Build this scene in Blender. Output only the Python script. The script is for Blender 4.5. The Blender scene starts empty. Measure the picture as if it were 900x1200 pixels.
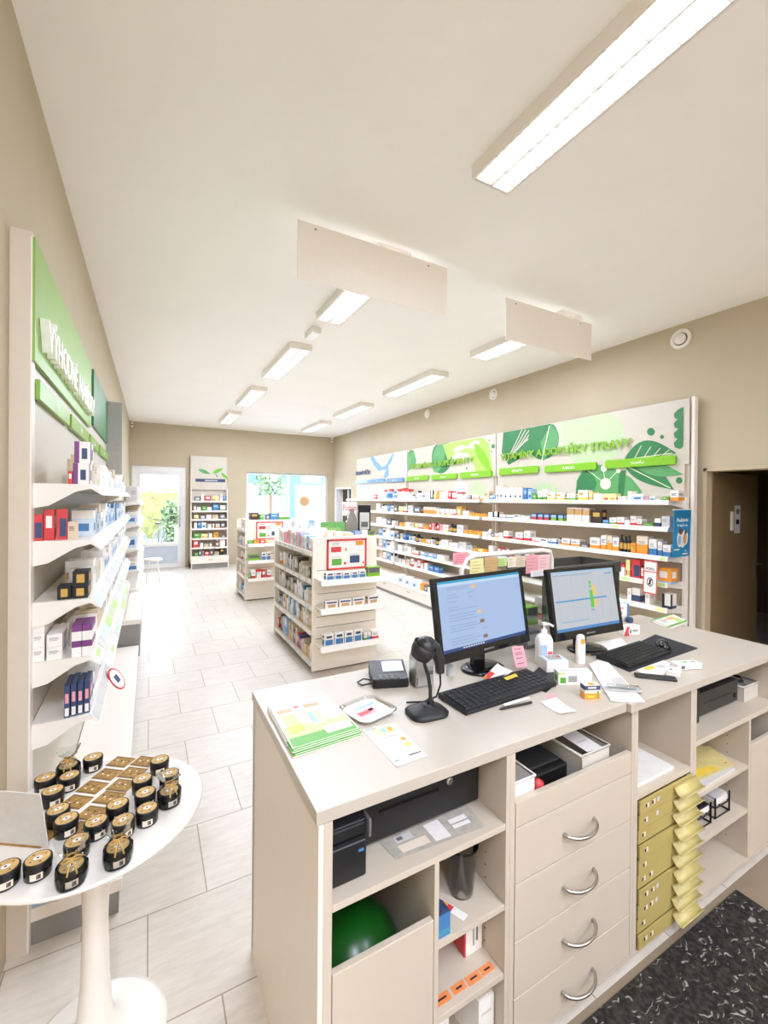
import bpy, math, random
from mathutils import Matrix, Vector
SC = bpy.context.scene
COL = SC.collection
PI = math.pi
# ------------------------------------------------------------------ camera model (pixels of a 900x1200 frame)
F, YAW, PIT, ROL = 512.993, -.509731, -.0045281, .0095109
CX, CY, H = 461.58, 588.61, 1.7
def _axes():
    cy, sy = math.cos(YAW), math.sin(YAW)
    r = Vector((cy, sy, 0)); f = Vector((-sy, cy, 0)); u = Vector((0, 0, 1))
    f2 = f*math.cos(PIT)+u*math.sin(PIT); u2 = u*math.cos(PIT)-f*math.sin(PIT)
    return r*math.cos(ROL)+u2*math.sin(ROL), u2*math.cos(ROL)-r*math.sin(ROL), f2
RT, UP, FW = _axes()
EYE = Vector((0, 0, H))
def P(px, py, ax, val):            # point seen at a pixel on the plane axis = val
    d = RT*((px-CX)/F)-UP*((py-CY)/F)+FW
    return EYE+d*((val-EYE[ax])/d[ax])
def Z(px, py, z=0): return P(px, py, 2, z)
def proj(p):
    v = Vector(p)-EYE; w = v.dot(FW)
    return CX+F*v.dot(RT)/w, CY-F*v.dot(UP)/w, w
def on_line(px, x, z):             # point of the line x, z = const seen in pixel column px
    py = 600
    for _ in range(4):
        p = P(px, py, 0, x); py = proj((x, p.y, z))[1]
    return P(px, py, 0, x)
# ------------------------------------------------------------------ colours and materials
def lin(h):
    h = h.lstrip('#'); c = [int(h[i:i+2], 16)/255 for i in (0, 2, 4)]
    return tuple(x/12.92 if x <= .04045 else ((x+.055)/1.055)**2.4 for x in c)+(1,)
MATS = {}
def mat(name, col, rough=.5, metal=0, var=.06, scale=30, bump=0, spec=.5, emit=None, es=1, coat=0, alpha=None):
    if name in MATS: return MATS[name]
    m = bpy.data.materials.new(name); m.use_nodes = True; MATS[name] = m
    nt = m.node_tree; b = nt.nodes['Principled BSDF']
    c = lin(col) if isinstance(col, str) else col
    b.inputs['Roughness'].default_value = rough; b.inputs['Metallic'].default_value = metal
    b.inputs['Specular IOR Level'].default_value = spec; b.inputs['Coat Weight'].default_value = coat
    tc = nt.nodes.new('ShaderNodeTexCoord'); n = nt.nodes.new('ShaderNodeTexNoise')
    n.inputs['Scale'].default_value = scale; n.inputs['Detail'].default_value = 3
    nt.links.new(tc.outputs['Object'], n.inputs['Vector'])
    r = nt.nodes.new('ShaderNodeValToRGB')
    r.color_ramp.elements[0].position = .3; r.color_ramp.elements[1].position = .7
    r.color_ramp.elements[0].color = tuple(x*(1-var) for x in c[:3])+(1,)
    r.color_ramp.elements[1].color = tuple(min(1, x*(1+var*.5)) for x in c[:3])+(1,)
    nt.links.new(n.outputs['Fac'], r.inputs['Fac']); nt.links.new(r.outputs['Color'], b.inputs['Base Color'])
    if bump:
        bp = nt.nodes.new('ShaderNodeBump'); bp.inputs['Strength'].default_value = bump; bp.inputs['Distance'].default_value = .002
        nt.links.new(n.outputs['Fac'], bp.inputs['Height']); nt.links.new(bp.outputs['Normal'], b.inputs['Normal'])
    if emit:
        b.inputs['Emission Color'].default_value = lin(emit); b.inputs['Emission Strength'].default_value = es
    if alpha is not None: b.inputs['Alpha'].default_value = alpha
    return m
def glass(name, tint='#ffffff', gloss=.12, clear=.93):
    if name in MATS: return MATS[name]
    m = bpy.data.materials.new(name); m.use_nodes = True; MATS[name] = m
    nt = m.node_tree; nt.nodes.clear()
    o = nt.nodes.new('ShaderNodeOutputMaterial'); t = nt.nodes.new('ShaderNodeBsdfTransparent'); g = nt.nodes.new('ShaderNodeBsdfGlossy')
    t.inputs['Color'].default_value = tuple(x*clear for x in lin(tint)[:3])+(1,); g.inputs['Roughness'].default_value = .03
    fr = nt.nodes.new('ShaderNodeLayerWeight'); fr.inputs['Blend'].default_value = gloss
    mx = nt.nodes.new('ShaderNodeMixShader')
    nt.links.new(fr.outputs['Fresnel'], mx.inputs[0]); nt.links.new(t.outputs[0], mx.inputs[1]); nt.links.new(g.outputs[0], mx.inputs[2])
    nt.links.new(mx.outputs[0], o.inputs['Surface'])
    return m
PAL = dict(white='#f1ece6', cream='#eadcc6', beige='#d8c6a8', grey='#9b9a98', lgrey='#cfcdc9', dgrey='#55565a', black='#1a1a1c', brown='#6b4a30',
           dbrown='#3c2b22', orange='#ef9320', yellow='#f0cb3a', lyellow='#f3e79a', red='#cf2a2e', pink='#eb9aa5', lpink='#f0bfc4', purple='#6c2a72',
           blue='#2f6fae', lblue='#8db8df', navy='#20345e', teal='#2f86a8', green='#5da53c', lgreen='#b7d780', dgreen='#2f7d47', olive='#8a8a3c',
           gold='#c79a3e', silver='#b9bbbd', tan='#c89d6a', paleblue='#cfe0ee', lime='#84bd28')
def hazed(h, k=.13):  # mixes pale haze into the print colour
    a = [int(h[i:i+2], 16) for i in (1, 3, 5)]; b = (0xd8, 0xd0, 0xc8)
    return '#%02x%02x%02x' % tuple(round(x*(1-k)+y*k) for x, y in zip(a, b))
def C(n):
    return MATS.get('print_'+n) or mat('print_'+n, PAL[n] if n in ('white', 'black', 'dbrown', 'green', 'lime') else hazed(PAL[n]), rough=.45, var=.05, scale=60)
# ------------------------------------------------------------------ mesh builder
class MB:
    def __init__(s): s.v = []; s.f = []; s.m = []; s.sm = []; s.mats = []; s.T = Matrix.Identity(4)
    def mi(s, m):
        if m not in s.mats: s.mats.append(m)
        return s.mats.index(m)
    def add(s, vs, fs, m, smooth=False):
        o = len(s.v); s.v += [s.T @ Vector(v) for v in vs]; k = s.mi(m)
        for f in fs: s.f.append([i+o for i in f]); s.m.append(k); s.sm.append(smooth)
        return s
    def box(s, x0, x1, y0, y1, z0, z1, m):
        return s.add([(x0, y0, z0), (x1, y0, z0), (x1, y1, z0), (x0, y1, z0), (x0, y0, z1), (x1, y0, z1), (x1, y1, z1), (x0, y1, z1)],
                     [(0, 3, 2, 1), (4, 5, 6, 7), (0, 1, 5, 4), (1, 2, 6, 5), (2, 3, 7, 6), (3, 0, 4, 7)], m)
    def quad(s, a, b, c, d, m): return s.add([a, b, c, d], [(0, 1, 2, 3)], m)
    def prism(s, poly, a, b, m, axis=2, smooth=False):   # polygon extruded along axis from a to b
        def pt(p, w):
            return (p[0], p[1], w) if axis == 2 else ((p[0], w, p[1]) if axis == 1 else (w, p[0], p[1]))
        n = len(poly); vs = [pt(p, a) for p in poly]+[pt(p, b) for p in poly]
        s.add(vs, [tuple(range(n))[::-1], tuple(range(n, 2*n))], m)
        s.add(vs, [(i, (i+1) % n, n+(i+1) % n, n+i) for i in range(n)], m, smooth)
        return s
    def lathe(s, prof, m, n=24, c=(0, 0, 0), caps=True, sq=1):
        vs = []; fs = []
        for r, z in prof:
            for k in range(n):
                a = 2*PI*k/n; vs.append((c[0]+r*math.cos(a), c[1]+r*math.sin(a)*sq, c[2]+z))
        for j in range(len(prof)-1):
            for k in range(n):
                fs.append((j*n+k, j*n+(k+1) % n, (j+1)*n+(k+1) % n, (j+1)*n+k))
        s.add(vs, fs, m, True)
        if caps:
            L = len(prof)-1
            s.add(vs, [tuple(range(n))[::-1], tuple(range(L*n, L*n+n))], m)
        return s
    def tube(s, pts, r, m, n=8, closed=False):
        pts = [Vector(p) for p in pts]; vs = []; fs = []; N = len(pts); up = None
        for i, p in enumerate(pts):
            a = pts[(i-1) % N] if (closed or i > 0) else p; b = pts[(i+1) % N] if (closed or i < N-1) else p
            t = (b-a).normalized()
            if up is None: up = Vector((0, 0, 1)) if abs(t.z) < .9 else Vector((1, 0, 0))
            x = t.cross(up).normalized(); up = x.cross(t).normalized()
            rr = r[i] if isinstance(r, (list, tuple)) else r
            for k in range(n):
                q = 2*PI*k/n; vs.append(p+x*(rr*math.cos(q))+up*(rr*math.sin(q)))
        for i in range(N if closed else N-1):
            for k in range(n):
                j = (i+1) % N; fs.append((i*n+k, i*n+(k+1) % n, j*n+(k+1) % n, j*n+k))
        s.add(vs, fs, m, True)
        if not closed: s.add(vs, [tuple(range(n))[::-1], tuple(range((N-1)*n, N*n))], m)
        return s
    def mesh(s, name, inv=None):
        me = bpy.data.meshes.new(name)
        me.from_pydata([tuple(inv @ v) if inv is not None else tuple(v) for v in s.v], [], s.f)
        for m in s.mats: me.materials.append(m)
        me.polygons.foreach_set('material_index', s.m); me.polygons.foreach_set('use_smooth', s.sm)
        me.update(); return me
    def part(s, name, parent, bevel=0, label=None, local=False):
        W = WM[parent.name]; me = s.mesh(name, None if local else W.inverted())
        o = bpy.data.objects.new(name, me); COL.objects.link(o); o.parent = parent; WM[o.name] = W
        if label: o['label'] = label
        _bev(o, bevel); return o
    def solo(s, name, label, cat, group=None, bevel=0, kind=None, origin=None):
        if origin is None:
            xs = [v.x for v in s.v]; ys = [v.y for v in s.v]
            origin = ((min(xs)+max(xs))/2, (min(ys)+max(ys))/2, min(v.z for v in s.v))
        W = Matrix.Translation(origin); me = s.mesh(name, W.inverted())
        o = bpy.data.objects.new(name, me); COL.objects.link(o); o.matrix_world = W; WM[o.name] = W
        tag(o, label, cat, group, kind); _bev(o, bevel); return o
WM = {}
def _bev(o, w):
    if w:
        b = o.modifiers.new('bevel', 'BEVEL'); b.width = w; b.segments = 2; b.limit_method = 'ANGLE'; b.angle_limit = math.radians(40)
def tag(o, label, cat, group=None, kind=None):
    if label: o['label'] = label
    if cat: o['category'] = cat
    if group: o['group'] = group
    if kind: o['kind'] = kind
def thing(name, label, cat, loc=(0, 0, 0), rz=0, group=None, kind=None, M=None):
    o = bpy.data.objects.new(name, None); COL.objects.link(o); o.empty_display_size = .05
    W = M if M is not None else Matrix.Translation(loc) @ Matrix.Rotation(rz, 4, 'Z')
    o.matrix_world = W; WM[o.name] = W; tag(o, label, cat, group, kind); return o
def struct(mb, name, label, bevel=0):
    return mb.solo(name, label, 'room', kind='structure', bevel=bevel, origin=(0, 0, 0))
def dup(root, M, label=None, group=None):
    r = root.copy(); COL.objects.link(r); r.matrix_world = M; WM[r.name] = M
    if label: r['label'] = label
    if group: r['group'] = group
    for ch in list(root.children):
        c = ch.copy(); COL.objects.link(c); c.parent = r
        for g in list(ch.children):
            d = g.copy(); COL.objects.link(d); d.parent = c
    return r
def frame(o, x, y):                  # a placed plane: local x, local y, normal
    x = Vector(x).normalized(); y = Vector(y).normalized(); n = x.cross(y)
    M = Matrix.Identity(4)
    for i, c in enumerate((x, y, n)):
        for j in range(3): M[j][i] = c[j]
    for j in range(3): M[j][3] = o[j]
    return M
def text_mb(mb, s, M, width=None, height=None, depth=.002, m=None, align='CENTER', bold=0):
    cu = bpy.data.curves.new('t', 'FONT'); cu.body = s; cu.size = 1; cu.align_x = align; cu.extrude = .001; cu.offset = bold
    cu.resolution_u = 2
    ob = bpy.data.objects.new('t', cu); COL.objects.link(ob); bpy.context.view_layer.update()
    me = bpy.data.meshes.new_from_object(ob.evaluated_get(bpy.context.evaluated_depsgraph_get()))
    xs = [v.co.x for v in me.vertices]; ys = [v.co.y for v in me.vertices]
    x0, x1, y0, y1 = min(xs), max(xs), min(ys), max(ys)
    sx = width/(x1-x0) if width else height/(y1-y0); sy = height/(y1-y0) if height else sx
    cxx = (x0+x1)/2 if align == 'CENTER' else x0
    T = mb.T; mb.T = T @ M
    mb.add([((v.co.x-cxx)*sx, (v.co.y-(y0+y1)/2)*sy, (depth if v.co.z > 0 else .0003)) for v in me.vertices], [tuple(p.vertices) for p in me.polygons], m)
    mb.T = T
    bpy.data.objects.remove(ob); bpy.data.meshes.remove(me); bpy.data.curves.remove(cu)
    return mb
ORD = ['first', 'second', 'third', 'fourth', 'fifth', 'sixth', 'seventh', 'eighth', 'ninth', 'tenth', 'eleventh', 'twelfth', 'thirteenth', 'fourteenth',
       'fifteenth', 'sixteenth', 'seventeenth', 'eighteenth', 'nineteenth', 'twentieth']
TENS = ['', '', 'twenty', 'thirty', 'forty', 'fifty', 'sixty', 'seventy']
def nth(i):                          # i from 0
    if i < 20: return ORD[i]
    n = i+1; t, u = divmod(n, 10)
    return TENS[t][:-1]+'ieth' if u == 0 else TENS[t]+'-'+ORD[u-1]
# ------------------------------------------------------------------ products
STY = {
 'w0': ('plain white carton', 'white', ''), 'wl': ('white carton with grey print', 'white', 'l:grey'), 'wn': ('white carton with navy print', 'white', 'p.15-.85,.55-.8:navy l:grey'),
 'wo': ('white carton with orange base band', 'white', 'b0-.34:orange l:navy'), 'wr': ('white carton with red base band', 'white', 'b0-.3:red l:grey'),
 'wt': ('white carton with red top', 'white', 'b.74-1:red l:grey'), 'wb': ('white carton with blue base', 'white', 'b0-.42:blue l:grey'),
 'wd': ('tall white carton with dark blue dot', 'white', 'p.3-.7,.2-.36:navy b.93-1:beige'), 'bl': ('blue carton', 'blue', 'p.15-.85,.5-.8:lblue'),
 'lb': ('pale blue carton', 'lblue', 'p.2-.8,.2-.5:blue l:white'), 'or': ('orange carton', 'orange', 'p.1-.5,.3-.7:yellow l:brown'),
 'ot': ('orange carton with cream top', 'orange', 'b.55-1:cream l:grey'), 'ye': ('yellow carton with red fruit print', 'lyellow', 'p.1-.4,.1-.4:red p.6-.9,.1-.35:orange'),
 'wy': ('white carton with yellow base', 'white', 'b0-.28:yellow p.1-.5,.5-.75:orange'), 'wg': ('white carton with green base', 'white', 'b0-.3:green l:grey'),
 'gr': ('green carton', 'green', 'l:white'), 'nr': ('navy carton with red label', 'navy', 'p.1-.9,.1-.45:red p.1-.9,.5-.85:lblue'),
 'ng': ('navy carton with green label', 'navy', 'p.1-.9,.05-.45:lime p.1-.9,.5-.9:lblue'), 'wk': ('white carton with black side', 'white', 'p0-.3,0-1:black b0-.2:navy'),
 'wv': ('white carton with navy band', 'white', 'b0-.5:navy b0-.06:pink'), 'rd': ('red carton', 'red', 'p.2-.8,.4-.8:white'), 'br': ('dark brown carton', 'dbrown', 'p.2-.8,.5-.8:gold'),
 'be': ('beige carton', 'beige', 'l:brown'), 'gy': ('grey carton', 'lgrey', 'l:grey'), 'dg': ('dark grey carton', 'dgrey', 'p.2-.8,.3-.7:lgrey'), 'bk': ('black carton with gold label', 'black', 'p.25-.75,.2-.8:gold'),
 'go': ('gold carton', 'gold', 'p.25-.75,.2-.7:cream'), 'pk': ('pink carton', 'pink', 'l:red'), 'tn': ('white carton with brown top half', 'white', 'b.52-.93:tan l:gold'),
 'si': ('silver carton', 'silver', 'l:dgrey'), 'pv': ('white carton with purple top band', 'white', 'b.6-1:purple'), 'pb': ('white carton with purple and blue print', 'white', 'p0-.3,0-1:purple p.45-.8,.2-.7:navy'),
 'rb': ('red carton with navy window', 'red', 'p.3-.95,.1-.7:navy'), 'ow': ('orange carton with white fruit picture', 'orange', 'p.1-.7,.35-.8:white b0-.12:lblue'),
 'cp': ('pale blue carton with white top', 'paleblue', 'b.7-1:white p.2-.8,.2-.5:blue'), 'bb': ('navy booklet carton with pink streak', 'navy', 'p.2-.8,.45-.75:pink p.15-.85,.05-.3:white'),
 'wi': ('white carton with brown picture', 'white', 'p.2-.8,.1-.5:tan p.1-.9,.62-.82:navy'), 'wB': ('white carton with blue food picture', 'white', 'p.1-.9,.05-.5:blue p.2-.8,.62-.82:navy'),
 'Gp': ('green carton with dark picture', 'lime', 'p.05-.95,.4-.95:dgrey'), 'wp': ('white carton with pink base', 'white', 'b0-.25:pink l:grey'),
}
CM = {}
def carton_mesh(sty, w, d, h):
    w, d, h = round(w, 3), round(d, 3), round(h, 3); k = (sty, w, d, h)
    if k in CM: return CM[k]
    _, base, ops = STY[sty]; mb = MB(); bands = []; pats = []; lines = None
    for op in ops.split():
        body, c = op.split(':')
        if body[0] == 'b': a, b = body[1:].split('-'); bands.append((float(a), float(b), c))
        elif body[0] == 'p':
            u, v = body[1:].split(','); pats.append([float(q) for q in u.split('-')+v.split('-')]+[c])
        else: lines = c
    cuts = sorted({0., 1.}|{b[0] for b in bands}|{b[1] for b in bands})
    for a, b in zip(cuts, cuts[1:]):
        cc = base
        for p, q, c in bands:
            if p <= a+1e-6 and b <= q+1e-6: cc = c
        x, z0, z1 = w/2, a*h, b*h; m = C(cc)
        mb.add([(-x, 0, z0), (x, 0, z0), (x, d, z0), (-x, d, z0), (-x, 0, z1), (x, 0, z1), (x, d, z1), (-x, d, z1)],
               [(0, 1, 5, 4), (1, 2, 6, 5), (2, 3, 7, 6), (3, 0, 4, 7)]+([(0, 3, 2, 1)] if a == 0 else [])+([(4, 5, 6, 7)] if b == 1 else []), m)
    e = .0006
    def face(u0, u1, v0, v1, c):
        m = C(c)
        mb.quad((-w/2+u0*w, -e, v0*h), (-w/2+u1*w, -e, v0*h), (-w/2+u1*w, -e, v1*h), (-w/2+u0*w, -e, v1*h), m)
        for sx in (-1, 1):
            ys = (u0*d, u1*d) if sx > 0 else (u1*d, u0*d); X = sx*(w/2+e)
            mb.quad((X, ys[0], v0*h), (X, ys[1], v0*h), (X, ys[1], v1*h), (X, ys[0], v1*h), m)
    for p in pats: face(*p)
    if lines:
        r = random.Random(hash(sty) % 97 if False else sum(map(ord, sty)))
        for v in (.5, .6, .68): face(.15, .55+.3*r.random(), v, v+.045, lines)
    CM[k] = mb.mesh('carton'); return CM[k]
BST = {
 'Bw': ('white bottle with white cap', 'white', 'white', 'lgrey'), 'Bb': ('blue bottle with red cap', 'lblue', 'red', 'blue'), 'Bk': ('black bottle with gold label', 'black', 'black', 'gold'),
 'Bd': ('white bottle with black cap', 'white', 'black', 'lgrey'), 'Br': ('white tube with red base', 'white', 'red', 'red'), 'Bg': ('green bottle with white cap', 'green', 'white', 'lgreen'),
 'Bs': ('silver bottle with black cap', 'silver', 'black', 'grey'), 'Bo': ('white jar with orange label', 'white', 'orange', 'orange'), 'Bn': ('brown bottle with white cap', 'brown', 'white', 'cream'),
 'BR': ('red jar with white cap', 'red', 'white', 'yellow'), 'Bt': ('white bottle with red cap', 'white', 'red', 'lgrey'), 'By': ('yellow bottle with white cap', 'yellow', 'white', 'orange'), 'BB': ('white bottle with blue cap', 'white', 'blue', 'lblue'),
}
BM = {}
def bottle_mesh(sty, w, h):
    w, h = round(w, 3), round(h, 3); k = (sty, w, h)
    if k in BM: return BM[k]
    _, body, cap, lab = BST[sty]; r = w/2; mb = MB(); c = (0, r, 0)
    mb.lathe([(r*.94, 0), (r, .02*h), (r, .18*h)], C(body), 14, c); mb.lathe([(r*1.01, .18*h), (r*1.01, .55*h)], C(lab), 14, c)
    mb.lathe([(r, .55*h), (r, .66*h), (r*.8, .74*h), (r*.5, .78*h)], C(body), 14, c); mb.lathe([(r*.62, .77*h), (r*.62, .97*h), (r*.55, h)], C(cap), 14, c)
    BM[k] = mb.mesh('bottle'); return BM[k]
KIND = ['carton', 'bottle']
def product(sty, loc, rz, w, d, h, label, group=None, tilt=0):
    if sty in STY: me, nm, cat = carton_mesh(sty, w, d, h), KIND[0], 'carton'
    else: me, nm, cat = bottle_mesh(sty, w, h), KIND[1], 'bottle'
    o = bpy.data.objects.new(nm, me); COL.objects.link(o); o.location = loc; o.rotation_euler = (tilt, 0, rz)
    tag(o, label, cat, group); return o
def desc(sty): return STY[sty][0] if sty in STY else BST[sty][0]
def put_row(items, where, group, front, rz, side, depth=.1, hmax=9):
    # items: (y0, y1, z, height, style) ordered left to right as the photo shows them
    for i, (y0, y1, z, h, sty) in enumerate(items):
        w = abs(y1-y0)*.94; d = w if sty in BST else min(depth, max(.04, depth*(.7+.3*((i*37) % 10)/10)))
        product(sty, (front, (y0+y1)/2, z), rz, w, d, min(h, hmax), '%s, %s from %s, %s' % (desc(sty), nth(i), side, where), group)
# ------------------------------------------------------------------ room shell
ZC, XR, YB, YF = 3.5, 4.665, 12.0, -4.2
def XL(y): return -.457+.0048*min(9, max(0, y))
wallm = mat('wall_paint', '#bdb097', rough=.85, var=.03, scale=3, bump=.05)
ceilm = mat('ceiling_paint', '#fbf9f5', rough=.9, var=.015, scale=2)
white = mat('white_laminate', '#ece4da', rough=.38, var=.015, scale=8)
whitem = mat('white_metal', '#ece6de', rough=.35, var=.015, scale=10)
frame_w = mat('white_frame', '#e6e6e6', rough=.4, var=.02)
greym = mat('grey_plinth', '#8d8a86', rough=.5, var=.06, scale=12)
dark = mat('gap_shade', '#2b2723', rough=.8)  # near-black that stands in for shade in gaps
black = mat('black_plastic', '#18181a', rough=.42, var=.12, scale=40)
blackg = mat('black_gloss', '#101012', rough=.15, var=.1)
steel = mat('brushed_steel', '#b9b4ac', rough=.3, metal=1, var=.06)
clear = glass('clear_plastic', '#f4f7f8', .2, .95)
def floor_mat():
    m = bpy.data.materials.new('floor_tiles'); m.use_nodes = True; nt = m.node_tree; b = nt.nodes['Principled BSDF']; L = nt.links.new
    tc = nt.nodes.new('ShaderNodeTexCoord'); mp = nt.nodes.new('ShaderNodeMapping'); mp.inputs['Location'].default_value = (-.005+4.47, -3.825+8.96, 0)
    br = nt.nodes.new('ShaderNodeTexBrick'); L(tc.outputs['Object'], mp.inputs['Vector']); L(mp.outputs['Vector'], br.inputs['Vector'])
    for k, v in dict(Scale=1, **{'Mortar Size': .0028, 'Mortar Smooth': .1, 'Bias': 0, 'Brick Width': .447, 'Row Height': .448}).items(): br.inputs[k].default_value = v
    br.inputs['Color1'].default_value = lin('#d8cfc3'); br.inputs['Color2'].default_value = lin('#d3cabd'); br.inputs['Mortar'].default_value = lin('#a2927c')
    mp2 = nt.nodes.new('ShaderNodeMapping'); mp2.inputs['Scale'].default_value = (3, 14, 1); L(tc.outputs['Object'], mp2.inputs['Vector'])
    n = nt.nodes.new('ShaderNodeTexNoise'); n.inputs['Scale'].default_value = 2.2; n.inputs['Detail'].default_value = 8; n.inputs['Roughness'].default_value = .7
    L(mp2.outputs['Vector'], n.inputs['Vector'])
    r = nt.nodes.new('ShaderNodeValToRGB'); r.color_ramp.elements[0].color = (.8, .79, .77, 1); r.color_ramp.elements[1].color = (1, 1, 1, 1)
    r.color_ramp.elements[0].position = .3; r.color_ramp.elements[1].position = .62; L(n.outputs['Fac'], r.inputs['Fac'])
    mx = nt.nodes.new('ShaderNodeMix'); mx.data_type = 'RGBA'; mx.blend_type = 'MULTIPLY'; mx.inputs[0].default_value = .8
    L(br.outputs['Color'], mx.inputs[6]); L(r.outputs['Color'], mx.inputs[7]); L(mx.outputs[2], b.inputs['Base Color'])
    b.inputs['Roughness'].default_value = .38
    bp = nt.nodes.new('ShaderNodeBump'); bp.inputs['Strength'].default_value = .3; bp.inputs['Distance'].default_value = .001; bp.invert = True
    L(br.outputs['Fac'], bp.inputs['Height']); L(bp.outputs['Normal'], b.inputs['Normal']); return m
floorm = floor_mat()
t = .2
mb = MB(); mb.box(-.7, 8.6, YF-t, YB+t, -t, 0, floorm); struct(mb, 'floor', 'cream rectangular floor tiles in running bond')
mb = MB(); mb.box(-.7, 8.6, YF-t, YB+t, ZC, ZC+t, ceilm); struct(mb, 'ceiling', 'smooth off-white ceiling of the shop')
mb = MB(); mb.prism([(XL(0), YF-t), (XL(0), 0), (XL(9), 9), (XL(9), YB+t), (-.68, YB+t), (-.68, YF-t)], 0, ZC, wallm); struct(mb, 'wall_left', 'beige painted wall behind the left shelves')
mb = MB(); mb.box(-.68, 8.6, YF-t, YF, 0, ZC, mat('front_wall_paint', '#eee6da', rough=.8, var=.02)); struct(mb, 'wall_front', 'beige wall behind the till counter')
# right wall with the near doorway and the far passage
DY0, DY1, DZ = 1.25, 2.228, 2.035; PY0, PY1, PZ = 10.6, 11.75, 2.04
mb = MB(); w = .2
mb.box(XR, XR+w, YF, DY0, 0, ZC, wallm); mb.box(XR, XR+w, DY0, DY1, DZ, ZC, wallm); mb.box(XR, XR+w, DY1, PY0, 0, ZC, wallm)
mb.box(XR, XR+w, PY0, PY1, PZ, ZC, wallm); mb.box(XR, XR+w, PY1, YB+t, 0, ZC, wallm); struct(mb, 'wall_right', 'beige painted wall behind the long product shelves')
# back room seen through the doorway, passage recess
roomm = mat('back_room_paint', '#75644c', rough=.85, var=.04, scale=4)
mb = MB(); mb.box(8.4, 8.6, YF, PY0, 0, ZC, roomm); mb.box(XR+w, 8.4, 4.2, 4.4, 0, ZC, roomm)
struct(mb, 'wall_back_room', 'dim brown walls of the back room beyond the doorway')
mb = MB(); mb.box(XR+w, 6.0, PY0-.15, PY0, 0, ZC, wallm); mb.box(6.0, 6.2, PY0-.15, YB, 0, ZC, wallm); struct(mb, 'wall_passage', 'beige side walls of the passage in the far corner')
mb = MB(); jm = mat('jamb_paint', '#c2b295', rough=.6, var=.03)
for y in (DY1-.03, DY0): mb.box(XR-.012, XR+w, y, y+.03, 0, DZ, jm)
mb.box(XR-.012, XR+w, DY0, DY1, DZ-.03, DZ, jm); struct(mb, 'trim_1', 'beige jamb lining of the near doorway', .002)
mb = MB()
for y in (PY0, PY1-.04): mb.box(XR-.012, XR+w, y, y+.04, 0, PZ, frame_w)
mb.box(XR-.012, XR+w, PY0, PY1, PZ-.04, PZ, frame_w); mb.box(XR+.1, XR+.14, 11.1, 11.14, 0, PZ-.04, frame_w)
struct(mb, 'trim_2', 'pale frame of the passage in the far right corner', .002)
# door leaf swung into the back room
doorm = mat('door_brown', '#806a4b', rough=.5, var=.05, scale=6)
a = Vector((XR+.09, 2.19, 0)); b = Vector((5.6, 2.16, 0)); d = (b-a).normalized(); nrm = Vector((-d.y, d.x, 0))
t0 = thing('door', 'brown door leaf standing open in the doorway on the right', 'door', M=frame(a, d, Vector((0, 0, 1))))
t0['kind'] = 'structure'; t0.name = 'door_2'; WM[t0.name] = WM['door']
L = .86
mb = MB(); mb.box(0, L, .01, 2.0, -.04, 0, doorm); mb.part('leaf', t0, .002, local=True)
mb = MB(); mb.box(L-.06, L-.02, .93, 1.13, 0, .008, steel); mb.tube([(L-.04, 1.07, 0), (L-.04, 1.07, .05), (L-.16, 1.07, .05)], .009, steel); mb.part('door_handle', t0, local=True)
mb = MB(); mb.box(.32, .36, 1.43, 1.62, 0, .012, white); mb.box(.40, .50, 1.40, 1.68, 0, .003, C('lgrey')); mb.box(.42, .48, 1.49, 1.54, .003, .004, C('black'))
mb.lathe([(.03, .003), (.03, .005)], C('dgrey'), 14, (.45, 1.62, 0)); mb.part('door_sign', t0, local=True, label='small pale notice with dark pictogram')
# back wall with door and window openings
GX0, GX1, GZ = -.36, .79, 2.47; WX0, WX1, WZ0, WZ1 = 2.24, 4.5, .55, 2.42
mb = MB()
mb.box(-.68, GX0, YB, YB+t, 0, ZC, wallm); mb.box(GX0, GX1, YB, YB+t, GZ, ZC, wallm); mb.box(GX1, WX0, YB, YB+t, 0, ZC, wallm)
mb.box(WX0, WX1, YB, YB+t, 0, WZ0, wallm); mb.box(WX0, WX1, YB, YB+t, WZ1, ZC, wallm); mb.box(WX1, 6.2, YB, YB+t, 0, ZC, wallm)
struct(mb, 'wall_back', 'beige end wall with glass door and shop window')
pane = glass('window_glass', '#f6fbff', .08, .97)
t0 = thing('door_1', 'white framed glass entrance door in the far wall', 'door', (0, 0, 0)); t0['kind'] = 'structure'
mb = MB()
for x in (GX0, GX1-.09): mb.box(x, x+.09, YB+.02, YB+.1, 0, GZ, frame_w)
mb.box(GX0+.09, GX1-.09, YB+.02, YB+.1, GZ-.13, GZ, frame_w); mb.box(GX0+.09, GX1-.09, YB+.02, YB+.1, 0, .1, frame_w); mb.part('door_frame', t0, .004)
mb = MB()
for x in (GX0+.09, GX1-.17): mb.box(x, x+.08, YB+.03, YB+.08, .1, GZ-.13, frame_w)
mb.box(GX0+.17, GX1-.17, YB+.03, YB+.08, .52, .6, frame_w); mb.box(GX0+.17, GX1-.17, YB+.03, YB+.08, 2.26, GZ-.13, frame_w); mb.part('sash', t0, .003)
mb = MB(); mb.box(GX0+.17, GX1-.17, YB+.045, YB+.065, .1, .52, mat('door_panel', '#c3ccd8', rough=.4)); mb.part('kick_panel', t0, label='pale blue-grey lower panel')
mb = MB(); mb.box(GX0+.17, GX1-.17, YB+.05, YB+.056, .6, 2.26, pane); mb.part('pane', t0)
mb = MB(); mb.tube([(GX1-.13, YB+.03, 1.0), (GX1-.13, YB-.02, 1.0), (GX1-.13, YB-.02, 1.5), (GX1-.13, YB+.03, 1.5)], .012, steel); mb.part('door_handle', t0)
t0 = thing('window_1', 'two-pane white framed shop window in the far wall', 'window'); t0['kind'] = 'structure'
mb = MB(); xm = 3.36
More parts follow.
